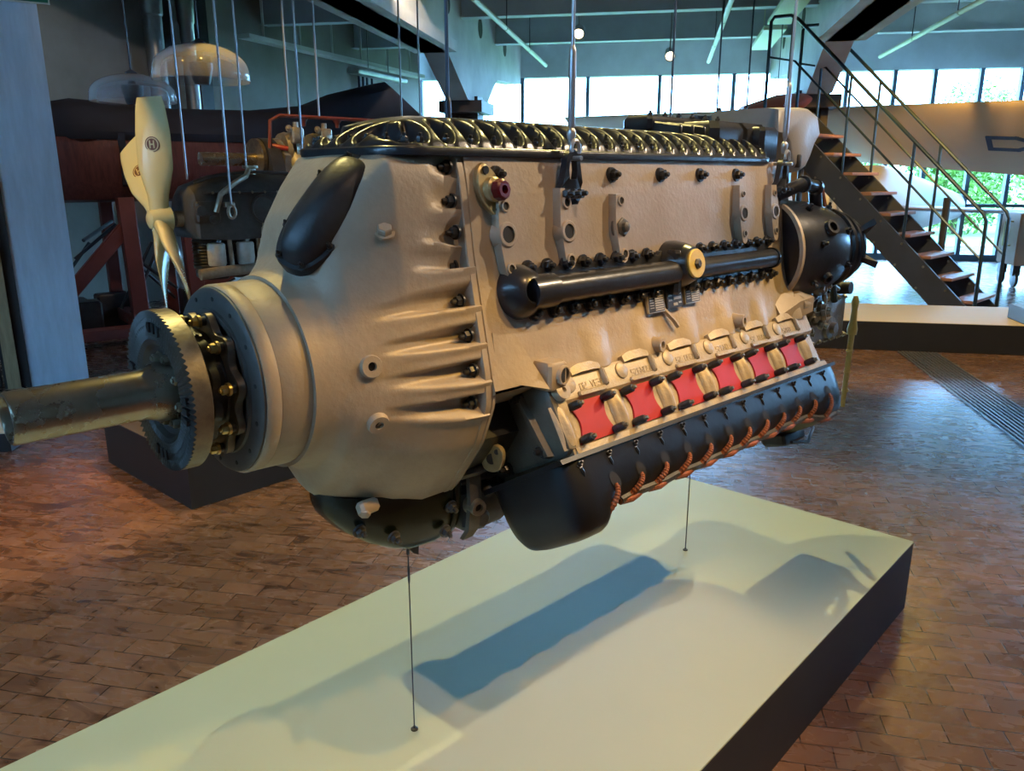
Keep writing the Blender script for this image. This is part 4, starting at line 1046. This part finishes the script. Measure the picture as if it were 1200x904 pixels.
for k in range(5):
    b = MB(G3); u = .92+.25*k
    b.lathe((u-.05, 0, 1.80), (1, 0, 0), [(0, .12), (.035, .13), (.04, .06), (.06, .06), (.065, .13), (.10, .12)], 24); p2('crank_web', b, M['alloy'])
    b = MB(G3); b.cbox((u+.02, .13, 1.90), (.05, 0, 0), (0, .03, 0), (0, 0, .06), .01); b.cyl((u+.02, .12, 1.96), (u+.02, .12, 2.0), .022, n=10); b.bolt((u-.05, .14, 1.95), (0, 1, 0), .02, .02, .01); p2('bearing_cap', b, M['alloy'])
    b = MB(G3); b.cyl((u+.02, .05, 1.78), (u+.02, .13, 1.66), .05, n=14); p2('piston', b, M['pot'])
b = MB(G3); b.tube([(.70, .14, 1.80), (.72, .14, 2.0), (.80, .14, 2.04), (2.0, .14, 2.04), (2.06, .14, 1.98)], .014, 8)
for k in range(4): b.lathe((1.0+.3*k, .14, 2.03), (0, 0, -1), [(0, .04), (.03, .018), (.06, .015)], 10)
p2('section_rim', b, M['redframe'])
b = MB(G3)
b.loft([[(.68, .22*cos(t), 1.58+.30*sin(t)) for t in [2*PI*k/24 for k in range(24)]], [(.78, .22*cos(t), 1.58+.30*sin(t)) for t in [2*PI*k/24 for k in range(24)]]])
p2('front_case', b, M['satin'])
for u, v, lb in ((.66, .14, 'pale cable at the front of the sectioned engine'), (.92, .14, 'pale cable beside the front bearing of the sectioned engine'), (1.72, .14, 'pale cable rising from the sectioned engine near the dark peak'), (1.92, .14, 'pale cable at the far end of the sectioned engine')):
    q = R2+V((u*sin(TH)+v*cos(TH), u*cos(TH)-v*sin(TH), .84)); cable('hanging_cable', (q.x, q.y, ZC), q, .008, lb, 'wire')

# ------------------------------------------------------------------ dark hull on its red trestle
M['tarp'] = mat('hull_canvas', (.014, .016, .028, 1), .8, 0, .3, 3)
M['redwood'] = mat('hull_redwood', srgb(104, 52, 42), .55, 0, .45, 6, stretch=(6, 6, .7))
h0 = V((-4.45, 7.75, 0)); hd = V((3.2, 2.45, 0)).normalized(); hn = V((hd.y, -hd.x, 0))
HU = tag(empty('aircraft_hull', h0), 'long dark hull with red-brown wooden flank resting on a red trestle by the left wall', 'aircraft hull')
def hp(a, n_, z): return hd*a+hn*n_+V((0, 0, z))
b = MB(); tops = [(0, 2.24), (.3, 2.30), (1.2, 2.25), (2.0, 2.27), (2.7, 2.36), (3.1, 2.52), (3.62, 2.66), (3.9, 2.45), (4.3, 2.05)]
rings = []
for a, z in tops:
    k = min(1, .55+a*1.5)
    rings.append([hp(a, .42*k, 1.93), hp(a, .45*k, 2.0), hp(a, .34*k, z-.09), hp(a, .15*k, z), hp(a, -.3, z), hp(a, -.55, z-.1), hp(a, -.6, 1.93)])
b.loft(rings); b.build('canvas_cover', M['tarp'], HU, smooth=50)
b = MB(); rings = []
for a in (0.02, .2, .5, 1, 2, 3, 4.1):
    k = min(1, .6+a*1.5)
    rings.append([hp(a, .40*k, 1.96), hp(a, .43*k, 1.85), hp(a, .40*k, 1.55), hp(a, .28*k, 1.38), hp(a, -.3, 1.34), hp(a, -.55, 1.5), hp(a, -.58, 1.96)])
b.loft(rings); b.build('wooden_flank', M['redwood'], HU, smooth=40)
for a in (.62, 1.9, 3.1):
    b = MB(); b.loft([[hp(a+d, n_*1.0, z) for n_, z in ((.445, 2.0), (.45, 1.85), (.42, 1.52), (.40, 1.5), (.40, 2.0))] for d in (0, .06)]); b.build('dark_strap', M['tarp'], HU)
TR = tag(empty('red_trestle', h0), 'red painted trestle with diagonal braces under the dark hull', 'trestle')
def bar(n, p, q, w_, d_, par, m_):
    p, q = V(p), V(q); dr = (q-p); L = dr.length; dr.normalize(); sx = hd if abs(dr.dot(hd)) < .9 else V((0, 0, 1)); sx = (sx-dr*sx.dot(dr)).normalized(); sy = dr.cross(sx)
    b = MB(); b.cbox((p+q)/2, sx*w_/2, sy*d_/2, dr*L/2, .008); return b.build(n, m_, par)
for a in (.62, 1.18, 2.5, 3.3):
    bar('leg', hp(a, .40, 1.40), hp(a+.02, .44, 0), .15, .12, TR, M['redframe'])
for a in (.62, 1.18, 2.5, 3.3): bar('leg', hp(a, -.5, 1.40), hp(a, -.5, 0), .12, .12, TR, M['redframe'])
bar('brace', hp(.60, .40, 1.12), hp(.02, .40, .50), .13, .08, TR, M['redframe']); bar('brace', hp(1.2, .42, .45), hp(2.45, .42, 1.05), .12, .08, TR, M['redframe'])
bar('foot_beam', hp(-.3, .46, .12), hp(.55, .46, .12), .10, .20, TR, M['redframe']); bar('foot_beam', hp(.70, .46, .08), hp(3.3, .46, .08), .10, .14, TR, M['redframe'])
bar('cross_beam', hp(.62, .40, .2), hp(.62, -.5, .2), .12, .12, TR, M['redframe'])
# clutter of machinery in the dark below the hull
b = MB(); random.seed(5)
for k in range(16):
    a = random.uniform(-.1, 3.4); b.tube([hp(a, random.uniform(-.4, .2), random.uniform(.15, 1.2)), hp(a+random.uniform(-.5, .5), random.uniform(-.4, .2), random.uniform(.15, 1.2))], .018, 6)
for k in range(8):
    a = random.uniform(.0, 3.4); b.cbox(hp(a, random.uniform(-.4, .1), .22), hd*.16, hn*.12, (0, 0, .18), .02)
tag(b.build('machine_frame', M['satin'], None, h0), 'tangle of dark rods and boxes in shadow under the hull', 'machine part')

# ------------------------------------------------------------------ clear dome lamps
gm = bpy.data.materials.new('clear_acrylic'); gm.use_nodes = True; nt = gm.node_tree; nt.nodes.clear()
out = nt.nodes.new('ShaderNodeOutputMaterial'); tr = nt.nodes.new('ShaderNodeBsdfTransparent'); gl = nt.nodes.new('ShaderNodeBsdfPrincipled'); mx = nt.nodes.new('ShaderNodeMixShader'); lw = nt.nodes.new('ShaderNodeLayerWeight'); lw.inputs[0].default_value = .35
gl.inputs['Base Color'].default_value = (.62, .66, .70, 1); gl.inputs['Roughness'].default_value = .12; tr.inputs[0].default_value = (.92, .94, .96, 1)
mr = nt.nodes.new('ShaderNodeMapRange'); mr.inputs[3].default_value = .16; mr.inputs[4].default_value = .75; nt.links.new(lw.outputs['Facing'], mr.inputs[0]); nt.links.new(mr.outputs[0], mx.inputs[0])
nt.links.new(tr.outputs[0], mx.inputs[1]); nt.links.new(gl.outputs[0], mx.inputs[2]); nt.links.new(mx.outputs[0], out.inputs[0]); M['acrylic'] = gm
def dome(c, r, h, label):
    e_ = tag(empty('dome_lamp', c), label, 'lamp')
    b = MB(); n_ = 14
    out_ = [(r*cos(PI/2*i/n_), h*(.28+.72*sin(PI/2*i/n_))) for i in range(n_+1)]
    prof_ = [(0, r*1.01), (h*.02, r*1.02), (h*.26, r)]+[(z, x) for x, z in out_[1:]]
    b.lathe((0, 0, 0), (0, 0, 1), prof_, 40, False, False); b.build('dome_shade', M['acrylic'], e_, smooth=60)
    b = MB(); b.lathe((0, 0, -.02), (0, 0, 1), [(0, .05), (.02, .06), (.10, .08), (.14, .08), (.15, .03), (h+.02, .012)], 20); b.build('lamp_holder', M['satin'], e_)
    b = MB(); b.cyl((0, 0, h), (0, 0, ZC-c[2]), .006, n=6); b.lathe((0, 0, h), (0, 0, 1), [(-.01, .05), (.01, .045), (.03, .012)], 16); b.build('lamp_cord', M['darkwire'], e_)
dome((-2.925, 6.5, 2.153), .309, .205, 'clear dome lamp with a warm sheen, hanging above the propeller'); dome((-2.20, 6.0, 2.25), .325, .25, 'larger clear dome lamp hanging above the small engine')

# ------------------------------------------------------------------ pipes and trunking on the concrete wall
M['pipe'] = mat('duct_silver', (.34, .34, .33, 1), .4, .7, .2, 6)
for k, r, lb in ((.566, .11, 'left of two silver vent pipes on the concrete wall'), (.600, .09, 'slimmer silver vent pipe beside the dark gap on the concrete wall')):
    x, y, _ = onwall(k, .22, 0); b = MB(); b.lathe((0, 0, 0), (0, 0, 1), [(0, r), (1.9, r), (1.92, r*1.08), (1.98, r*1.08), (2.0, r), (3.5, r), (3.52, r*1.15), (3.75, r*1.25), (ZC, r*1.25)], 20)
    tag(b.build('vent_pipe', M['pipe'], None, (x, y, 0)), lb, 'pipe')
for k, lb in ((.583, 'dark upright post between the silver vent pipes'), (.622, 'dark upright post right of the silver vent pipes')):
    x, y, _ = onwall(k, .08, 0); b = MB(); b.cbox((0, 0, ZC/2), (.12, 0, 0), (0, .06, 0), (0, 0, ZC/2), .01); tag(b.build('wall_post', M['satin'], None, (x, y, 0), PI/2-math.atan2(wd.x, wd.y)), lb, 'post')
for i, k in enumerate((.858, .866, .874, .884)):
    x, y, _ = onwall(k, .06, 0); b = MB(); b.cyl((0, 0, 0), (0, 0, 3.45), .022, n=10); o = b.build('wall_conduit', M['darkwire'], None, (x, y, 0)); tag(o, 'thin dark conduit in the row of four on the concrete wall', 'conduit', 'four conduits on the concrete wall')
b = MB(); p, q = V(onwall(.66, .3, 3.5)), V(onwall(.97, .3, 3.5)); dr = (q-p).normalized(); b.obox((p+q)/2-p, dr*((q-p).length/2), V((dr.y, -dr.x, 0))*.10, V((0, 0, .03)))
for i in range(6): c = (q-p)*(i+.5)/6; b.obox(c+V((0, 0, .42)), V((.015, 0, 0)), V((0, .015, 0)), V((0, 0, .43)))
tag(b.build('cable_trunking', M['concrete'], None, p), 'pale cable trunking running high along the left concrete wall', 'trunking')
b = MB(); p, q = V(onwall(.80, .55, 3.3)), V(onwall(.90, .55, 3.3)); dr = (q-p).normalized(); b.cbox((p+q)/2-p, dr*((q-p).length/2), V((dr.y, -dr.x, 0))*.12, V((0, 0, .05)), .02); b.cyl((q-p)*.3, (q-p)*.3+V((0, 0, .94)), .01); b.cyl((q-p)*.7, (q-p)*.7+V((0, 0, .94)), .01)
tag(b.build('strip_luminaire', M['pipe'], None, p), 'grey strip luminaire hanging by the left concrete wall', 'light fitting')

# ------------------------------------------------------------------ steel stair
M['stair'] = mat('stair_dark', srgb(66, 68, 74), .5, .2, .15, 6)
M['tread'] = mat('tread_wood', srgb(166, 120, 100), .5, 0, .3, 8, stretch=(1, 8, 8))
M['rail'] = mat('handrail_dark', srgb(44, 58, 66), .35, .4)
# local x climbs up the stair, local y goes across it to the far stringer
SO = V((5.11, 8.9, 0)); ST_ = tag(empty('steel_stair', SO, PI-rad(45.5)), 'dark steel stair with pale wooden treads and handrails behind the beige plinth', 'stair')
SWD = .86
def ls(d, w, z): return (d, -w, z)
def zt(d): return .186+.925*d
for w in (0, SWD):
    b = MB(); b.prism([ls(-.20, w, 0), ls(.22, w, 0), ls(2.42, w, zt(2.42)-.40), ls(2.42, w, zt(2.42))], (0, -.04, 0)); sg = b.build('stringer', M['stair'], ST_, smooth=0)
    for k in range(9):
        for dz in (-.06, -.31):
            b = MB(); b.lathe(ls(.22+.27*k+(.05 if dz < -.2 else 0), w, zt(.22+.27*k)+dz), (0, 1, 0), [(-.002, .016), (.006, .013)], 8); b.build('stringer_bolt', M['boltlight'], sg)
for k in range(9):
    z = .235*(k+1); d = (z-.186)/.925-.06
    b = MB(); b.cbox(ls(d+.05, SWD/2+.02, z-.02), (.12, 0, 0), (0, SWD/2-.02, 0), (0, 0, .018), .006); b.build('tread', M['tread'], ST_)
b = MB(); b.obox(ls(2.58, SWD/2, 2.36), (.18, 0, 0), (0, SWD/2+.05, 0), (0, 0, .05)); b.build('landing', M['stair'], ST_, smooth=0)
for dx in (2.48, 2.70):
    for w in (.05, SWD-.05): b = MB(); b.cyl(ls(dx, w, 0), ls(dx, w, 2.34), .04, n=10); b.build('landing_post', M['stair'], ST_)
for w in (.02, SWD+.02):
    zr = lambda d: 1.206+(d+.06)*.955
    b = MB(); b.tube([ls(-.10, w, .02), ls(-.09, w, 1.12), ls(-.05, w, 1.20), ls(2.30, w, zr(2.30)), ls(2.40, w, zr(2.40)-.04), ls(2.62, w, zr(2.40)-.03), ls(2.66, w, zr(2.40)-.08), ls(2.66, w, 2.4)], .021, 8)
    b.build('handrail', M['rail'], ST_)
    b = MB(); b.tube([ls(-.09, w, .70), ls(2.30, w, zr(2.30)-.48), ls(2.64, w, zr(2.40)-.50)], .014, 6); b.build('mid_rail', M['rail'], ST_)
    for d in (.757, 1.567, 2.36):
        b = MB(); b.tube([ls(d, w, zt(min(d, 2.7))-.1), ls(d, w, min(zr(d), zr(2.40)-.03))], .018, 8); b.build('post', M['rail'], ST_)

# ------------------------------------------------------------------ aircraft behind the stair
M['wing'] = mat('wing_tan', srgb(232, 206, 172), .5, 0, .08, 1)
M['white'] = mat('fuselage_white', srgb(206, 202, 192), .5, 0, .06, 1)
M['bluepaint'] = mat('letter_blue', srgb(60, 84, 116), .5)
A0, A1 = V((1.0, 15.9, 2.56)), V((7.3, 10.2, 2.40)); sd = (A1-A0).normalized(); bk = V((-sd.y, sd.x, 0)).normalized()
if bk.y < 0: bk = -bk
AC = tag(empty('aeroplane', (4.9, 12.5, 0)), 'tan and white aeroplane with nose-up wing standing behind the steel stair', 'aeroplane'); AO = V((4.9, 12.5, 0))
b = MB(); pt = rad(33); cd = bk*cos(pt)+V((0, 0, -sin(pt))); up = bk*sin(pt)+V((0, 0, cos(pt)))
def foil(k):
    c = A0+(A1-A0)*k; ch = .75+1.1*k; th = .07+.12*k; out = []
    for i in range(28):
        a = 2*PI*i/28; x = .5-.5*cos(a); y = math.sqrt(max(0, x))*(1-x)*1.5*th*(1 if a < PI else -.8)
        out.append(c-AO+cd*(x*ch)+up*y+V((0, 0, .12)))
    return out
b.loft([foil(i/16) for i in range(17)]); WG = b.build('wing', M['wing'], AC, smooth=60)
b = MB()
def under(k, x): c = A0+(A1-A0)*k; ch = .75+1.1*k; th = .07+.12*k; return c-AO+cd*(x*ch)+up*(math.sqrt(x)*(1-x)*1.5*th*-.8-.006)+V((0, 0, .12))
for q_ in ([(.835, .40), (.875, .40), (.895, .45), (.895, .52), (.875, .57), (.835, .57)],):
    for (a, x0), (a2, x1) in zip(q_, q_[1:]+q_[:1]):
        p, q = under(a, x0), under(a2, x1); d = (q-p).normalized(); b.obox((p+q)/2, d*((q-p).length/2+.03), d.cross(up).normalized()*.035, up*.003)
b.build('wing_letter', M['bluepaint'], WG, smooth=0)
b = MB(); f0, f1 = V((4.55, 11.9, 1.25)), V((9.2, 16.3, 1.0)); d = f1-f0; rings = []
for i in range(15):
    f = i/14; r = interp([(0, .05), (.04, .30), (.12, .46), (.3, .52), (.6, .36), (1, .12)], f); x, y, _ = frame_of(d)
    rings.append([f0-AO+d*f+(x*cos(a)*.85+y*sin(a)*1.15)*r for a in [2*PI*k/24 for k in range(24)]])
b.loft(rings); b.build('fuselage', M['white'], AC, smooth=60)
b = MB(); t0, t1 = V((5.9, 13.1, 1.12)), V((8.9, 13.0, 1.02))
rings = []
for i in range(9):
    f = i/8; c = t0+(t1-t0)*f; ch = interp([(0, .7), (.6, .8), (1, .4)], f)
    rings.append([c-AO+V((0, -.4+ch*(.5-.5*cos(a))*1.0, .05*sin(a)*(.3+.7*math.sqrt(abs(.5+.5*cos(a)))))) for a in [2*PI*k/20 for k in range(20)]])
b.loft(rings); M['tail'] = mat('tailplane_grey', srgb(158, 160, 166), .5); b.build('tailplane', M['tail'], AC, smooth=60)
b = MB()
for x, y in ((5.0, 12.3), (6.2, 11.6)):
    b = MB(); b.cyl((x-AO.x, y-AO.y, 1.3), (x-AO.x, y-AO.y, .25), .05, n=10); b.lathe((x-AO.x-.06, y-AO.y, .25), (1, 0, 0), [(0, .15), (.02, .24), (.10, .24), (.12, .15)], 24); b.build('undercarriage', M['satin'], AC)
# red wing tip seen past the rear of the engine
b = MB(); M['orange'] = mat('tip_red', srgb(188, 84, 56), .5, 0, .1, 4); c = V((3.78, 12.0, 2.60)); rings = []
for i in range(9):
    f = i/8; r = interp([(0, .12), (.5, .17), (.85, .12), (1, .03)], f); rings.append([V((-.5+1.0*f, 0, -.16+.22*f))+V((0, cos(a)*.35*r/.17, sin(a)*r)) for a in [2*PI*k/16 for k in range(16)]])
b.loft(rings); o = b.build('wing_tip', M['orange'], None, c); tag(o, 'orange-red tapered wing tip above the rear of the large engine', 'wing tip')
b = MB(); b.cyl((0, 0, .1), (0, 0, ZC-c.z), .006, n=6); b.build('hanging_wire', M['darkwire'], o)
# another engine hung beyond
c = V((2.5, 9.0, 2.14)); e_ = tag(empty('distant_engine', c, .2), 'greyish engine silhouette hanging just above the black gearbox block', 'aircraft engine')
M['dist'] = mat('distant_grey', srgb(150, 154, 166), .6, .2, .2, 12)
b = MB(); b.loft([[(x, y*.22, -.05+z*.16) for y, z in ((1, -.6), (1, .3), (.5, .8), (-.5, .8), (-1, .3), (-1, -.6))] for x in (-.42, .52)]); b.cyl((-.52, 0, .03), (-.40, 0, .03), .05, n=14); b.lathe((-.6, 0, .03), (1, 0, 0), [(0, .04), (.03, .055), (.08, .05)], 14); b.build('body', M['dist'], e_)
for k in range(6): b = MB(); b.lathe((-.32+.15*k, -.05, .05), (0, 0, 1), [(0, .055), (.06, .05), (.07, .03), (.11, .022)], 12); b.build('cylinder_head', M['dist'], e_)
for x, lb in ((.02, 'dark cable above the middle of the distant hanging engine'), (-.3, 'dark cable above the front of the distant hanging engine')):
    q = c+V((x, .0, .10)); cable('hanging_cable', (q.x, q.y, ZC), q, .009, lb, 'darkwire')

# trolley at the right edge
c = V((7.75, 12.0, 0)); TRL = tag(empty('trolley', c, -.2), 'beige box trolley on black castors at the right edge of frame', 'trolley'); M['boxtan'] = mat('trolley_tan', srgb(170, 148, 128), .6, 0, .1, 3)
b = MB(); b.cbox((0.1, 0, .70), (.42, 0, 0), (0, .35, 0), (0, 0, .38), .02); b.build('box_body', M['boxtan'], TRL)
for x in (-.25, .42):
    for y in (-.25, .25):
        b = MB(); b.lathe((x-.03, y, .11), (1, 0, 0), [(0, .07), (.01, .11), (.05, .11), (.06, .07)], 20); b.obox((x, y, .25), V((.05, 0, 0)), V((0, .05, 0)), V((0, 0, .08))); b.build('castor', M['satin'], TRL)
b = MB(); b.tube([(-.32, -.1, .95), (-.42, -.1, .95), (-.42, -.1, .6), (-.32, -.1, .6)], .015, 6); b.build('pull_handle', M['brass'], TRL)

# ------------------------------------------------------------------ ceiling lamps
M['tube'] = mat('tube_pale', srgb(206, 214, 180), .5)
for s, t0, t1, lb in ((-2.24, 7.6, 15.35, 'long pale strip lamp under the ceiling left of centre'), (.65, 7.6, 15.4, 'long pale strip lamp under the ceiling between the two girders'), (3.47, 7.6, 15.3, 'long pale strip lamp under the ceiling right of the second girder')):
    o0 = V(bp(s, t0, 3.55)); d = V(bp(0, 1, 0)); e_ = tag(empty('strip_lamp', o0), lb, 'lamp')
    n_ = 4
    for k in range(n_):
        L = (t1-t0)/n_; b = MB(); b.cyl(d*(L*k+.02), d*(L*(k+1)-.02), .033, n=12); b.build('tube', M['tube'], e_)
        b = MB(); b.cyl(d*(L*k+.1), d*(L*k+.1)+V((0, 0, .8)), .008, n=6); b.build('hanger', M['darkwire'], e_)
M['glow'] = bpy.data.materials.new('lamp_glow'); M['glow'].use_nodes = True; M['glow'].node_tree.nodes['Principled BSDF'].inputs['Emission Color'].default_value = (1, .8, .5, 1); M['glow'].node_tree.nodes['Principled BSDF'].inputs['Emission Strength'].default_value = 14
for c, lb in (((1.01, 13.0, 3.68), 'lit spotlight on the ceiling right of the front lifting cable'), ((2.6, 14.0, 3.5), 'lit spotlight on the ceiling nearer the window wall')):
    e_ = tag(empty('spotlight', c), lb, 'lamp'); d = V((-.15, -1, -.6)).normalized()
    b = MB(); b.lathe(V((0, 0, 0))-d*.2, d, [(0, .05), (.02, .08), (.2, .09), (.2, .075), (.17, .07)], 20, True, False); b.build('lamp_body', M['duct'], e_)
    b = MB(); b.lathe((0, 0, 0), d, [(-.035, .07), (-.03, .07)], 20); b.build('bulb_lens', M['glow'], e_)
    b = MB(); b.cyl(-d*.1, V((0, 0, ZC-c[2])), .012, n=8); b.build('stem', M['duct'], e_)
for k in range(4):
    c = V(bp(1.42, 6.6+2.3*k, 3.62)); b = MB(); b.cbox((0, 0, 0), V(bp(.16, 0, 0)), V(bp(0, .95, 0)), (0, 0, .03), .01)
    for q in (-.6, .6): b.cyl(V(bp(0, q, 0)), V(bp(0, q, ZC-3.62)), .008, n=6)
    o = b.build('ceiling_panel', M['tube'], None, c); tag(o, 'pale slab lamp panel in the row along the right girder', 'lamp panel', 'pale lamp panels beside the right girder')

# ------------------------------------------------------------------ outside
M['grass'] = mat('lawn', srgb(120, 150, 70), .9, 0, .3, 1.5); M['leaf'] = mat('leaf_green', srgb(112, 150, 60), .6, 0, .55, .9); M['bark'] = mat('bark', srgb(92, 78, 62), .9)
b = MB(); b.box(-40, 60, 17.6, 70, -.25, -.1); struct(b.build('ground_lawn', M['grass'], smooth=0))
M['paving'] = mat('terrace', srgb(170, 176, 180), .8); b = MB(); b.box(-14, 24, 17.3, 20, -.12, -.04); struct(b.build('path_terrace', M['paving'], smooth=0))
random.seed(21)
for i, (x, y, h, r, lb) in enumerate(((9.9, 25, 3.5, 1.6, 'round leafy tree outside, seen between stair rails and tailplane'), (13.4, 24.5, 3.5, 1.7, 'broad leafy tree outside, seen right of the stair foot'), (17.2, 24.5, 4.3, 1.9, 'taller leafy tree outside by the right frame edge'), (17.0, 30.5, 5.2, 2.0, 'tall tree outside showing above the wing'), (21.5, 27, 5.0, 2.2, 'leafy tree outside beyond the trolley'))):
    e_ = tag(empty('garden_tree', (x, y, -.1)), lb, 'tree', None)
    b = MB(); b.tube([(0, 0, 0), (.05, .02, h*.35), (0, .05, h*.7)], [.16, .12, .06], 10); b.build('trunk', M['bark'], e_)
    b = MB(); vs = []; fs = []
    for k in range(5200):
        a, q, rr = random.uniform(0, 2*PI), random.uniform(-1, 1), random.random()**.4
        p = V((cos(a)*math.sqrt(1-q*q)*rr*r, sin(a)*math.sqrt(1-q*q)*rr*r, h*.5+q*rr*h*.48))
        p += V((random.gauss(0, .1), random.gauss(0, .1), random.gauss(0, .1)))
        u_ = V((random.gauss(0, 1), random.gauss(0, 1), random.gauss(0, 1))).normalized(); w_ = u_.cross(V((random.gauss(0, 1), random.gauss(0, 1), random.gauss(0, 1)))).normalized()
        s = random.uniform(.055, .12); j = len(vs); vs += [p-u_*s, p+w_*s*.5, p+u_*s, p-w_*s*.5]; fs.append((j, j+1, j+2, j+3))
    b.add(vs, fs); b.build('crown', M['leaf'], e_, smooth=0)
# ------------------------------------------------------------------ light
W = bpy.data.worlds.new('World'); bpy.context.scene.world = W; W.use_nodes = True
W.node_tree.nodes['Background'].inputs[0].default_value = (.25, .57, 1.0, 1); W.node_tree.nodes['Background'].inputs[1].default_value = 33
def spot(name, loc, aim, power, col, ang, blend=.3, r=.04):
    l = bpy.data.lights.new(name, 'SPOT'); l.energy = power; l.color = col; l.spot_size = rad(ang); l.spot_blend = blend; l.shadow_soft_size = r
    o = bpy.data.objects.new(name, l); C.objects.link(o); o.location = loc; o.rotation_euler = (V(aim)-V(loc)).to_track_quat('-Z', 'Y').to_euler(); return o
WARM = (1, .60, .14); WARM2 = (1, .82, .30)
LB = (1.15, 1.8, 3.15)
spot('spot_key', ep(*LB), ep(.30, .25, 1.22), 215, WARM, 54, .6, .006)
spot('flank_fill', ep(2.35, 1.5, 3.15), ep(.45, .2, 1.45), 245, (1, .77, .52), 72, .8, .02)  # added fill that brightens the upper flank and the rear
spot('spot_back', ep(.4, -1.5, 4.2), ep(.4, .2, .3), 310, WARM2, 84, .4, .02)
spot('spot_rear', ep(2.8, -.7, 4.2), ep(.7, .2, .3), 360, WARM2, 80, .4, .02)
# unseen lamp added at the key light; its flap shades the upper flank
L0 = ep(*LB); SP = tag(empty('added_flap_lamp', L0, PI/2-TH), 'added black lamp body out of view, with a flap shading the engine flank', 'lamp')
b = MB(); b.lathe((0, 0, .02), (0, 0, 1), [(0, .075), (.10, .075), (.11, .05), (.13, .02)], 20); b.build('lamp_body', M['satin'], SP)
dvw = V((0, 1.585, -1.75)).normalized()      # local y is -v: the ray that grazes the flank just above the rail
pv = V((0, -dvw.z, dvw.y))
b = MB(); b.obox(dvw*.40+pv*.16, V((.75, 0, 0)), pv*.16, dvw*.004); b.build('shade_flap', M['satin'], SP, smooth=0)
b = MB(); b.tube([(0, .05, .03), tuple(dvw*.40+pv*.05)], .006, 6); b.build('flap_arm', M['satin'], SP)
spot('spot_floor_left', (-1.0, 4.7, 4.2), (-2.45, 3.5, 0), 900, (1, .55, .20), 26, .8)
spot('spot_floor_right', (1.25, .2, 4.2), (1.9, 1.5, 0), 330, (1, .62, .30), 80, .6)
spot('spot_propeller', (-3.4, 3.2, 4.2), (-1.9, 4.9, 1.3), 420, WARM, 50, .4)
spot('spot_cutaway', (-1.6, 4.6, 4.2), (-1.2, 6.9, 1.8), 420, WARM, 54, .4)
spot('wall_fill', (-2.4, 6.0, 4.2), (-4.2, 8.6, 1.6), 150, (1, .74, .50), 80, .8)  # added fill to brighten the left wall, no fitting there
spot('wall_fill', (-.8, 8.6, 4.2), (-3.6, 12.5, 2.4), 300, (1, .80, .62), 90, .8)  # second added fill, for the far part of that wall
spot('spot_plinth', (3.7, 5.2, 4.2), (3.9, 8.2, .2), 800, (1, .74, .34), 70, .4)
spot('spot_wing', (4.6, 7.8, 4.2), (5.0, 12.0, 2.3), 1100, WARM, 60, .5)

# ------------------------------------------------------------------ camera
cam = bpy.data.cameras.new('camera'); co = bpy.data.objects.new('camera', cam); C.objects.link(co)
cam.sensor_fit = 'HORIZONTAL'; cam.sensor_width = 36; cam.lens = 930/1200*36; cam.clip_end = 200; cam.clip_start = .05
co.location = (0, 0, 1.6); co.rotation_euler = (PI/2-rad(14.8), 0, 0)
bpy.context.scene.camera = co
vs_ = bpy.context.scene.view_settings
vs_.view_transform = 'Standard'; vs_.look = 'None'; vs_.exposure = 0; vs_.gamma = 1; vs_.use_curve_mapping = False
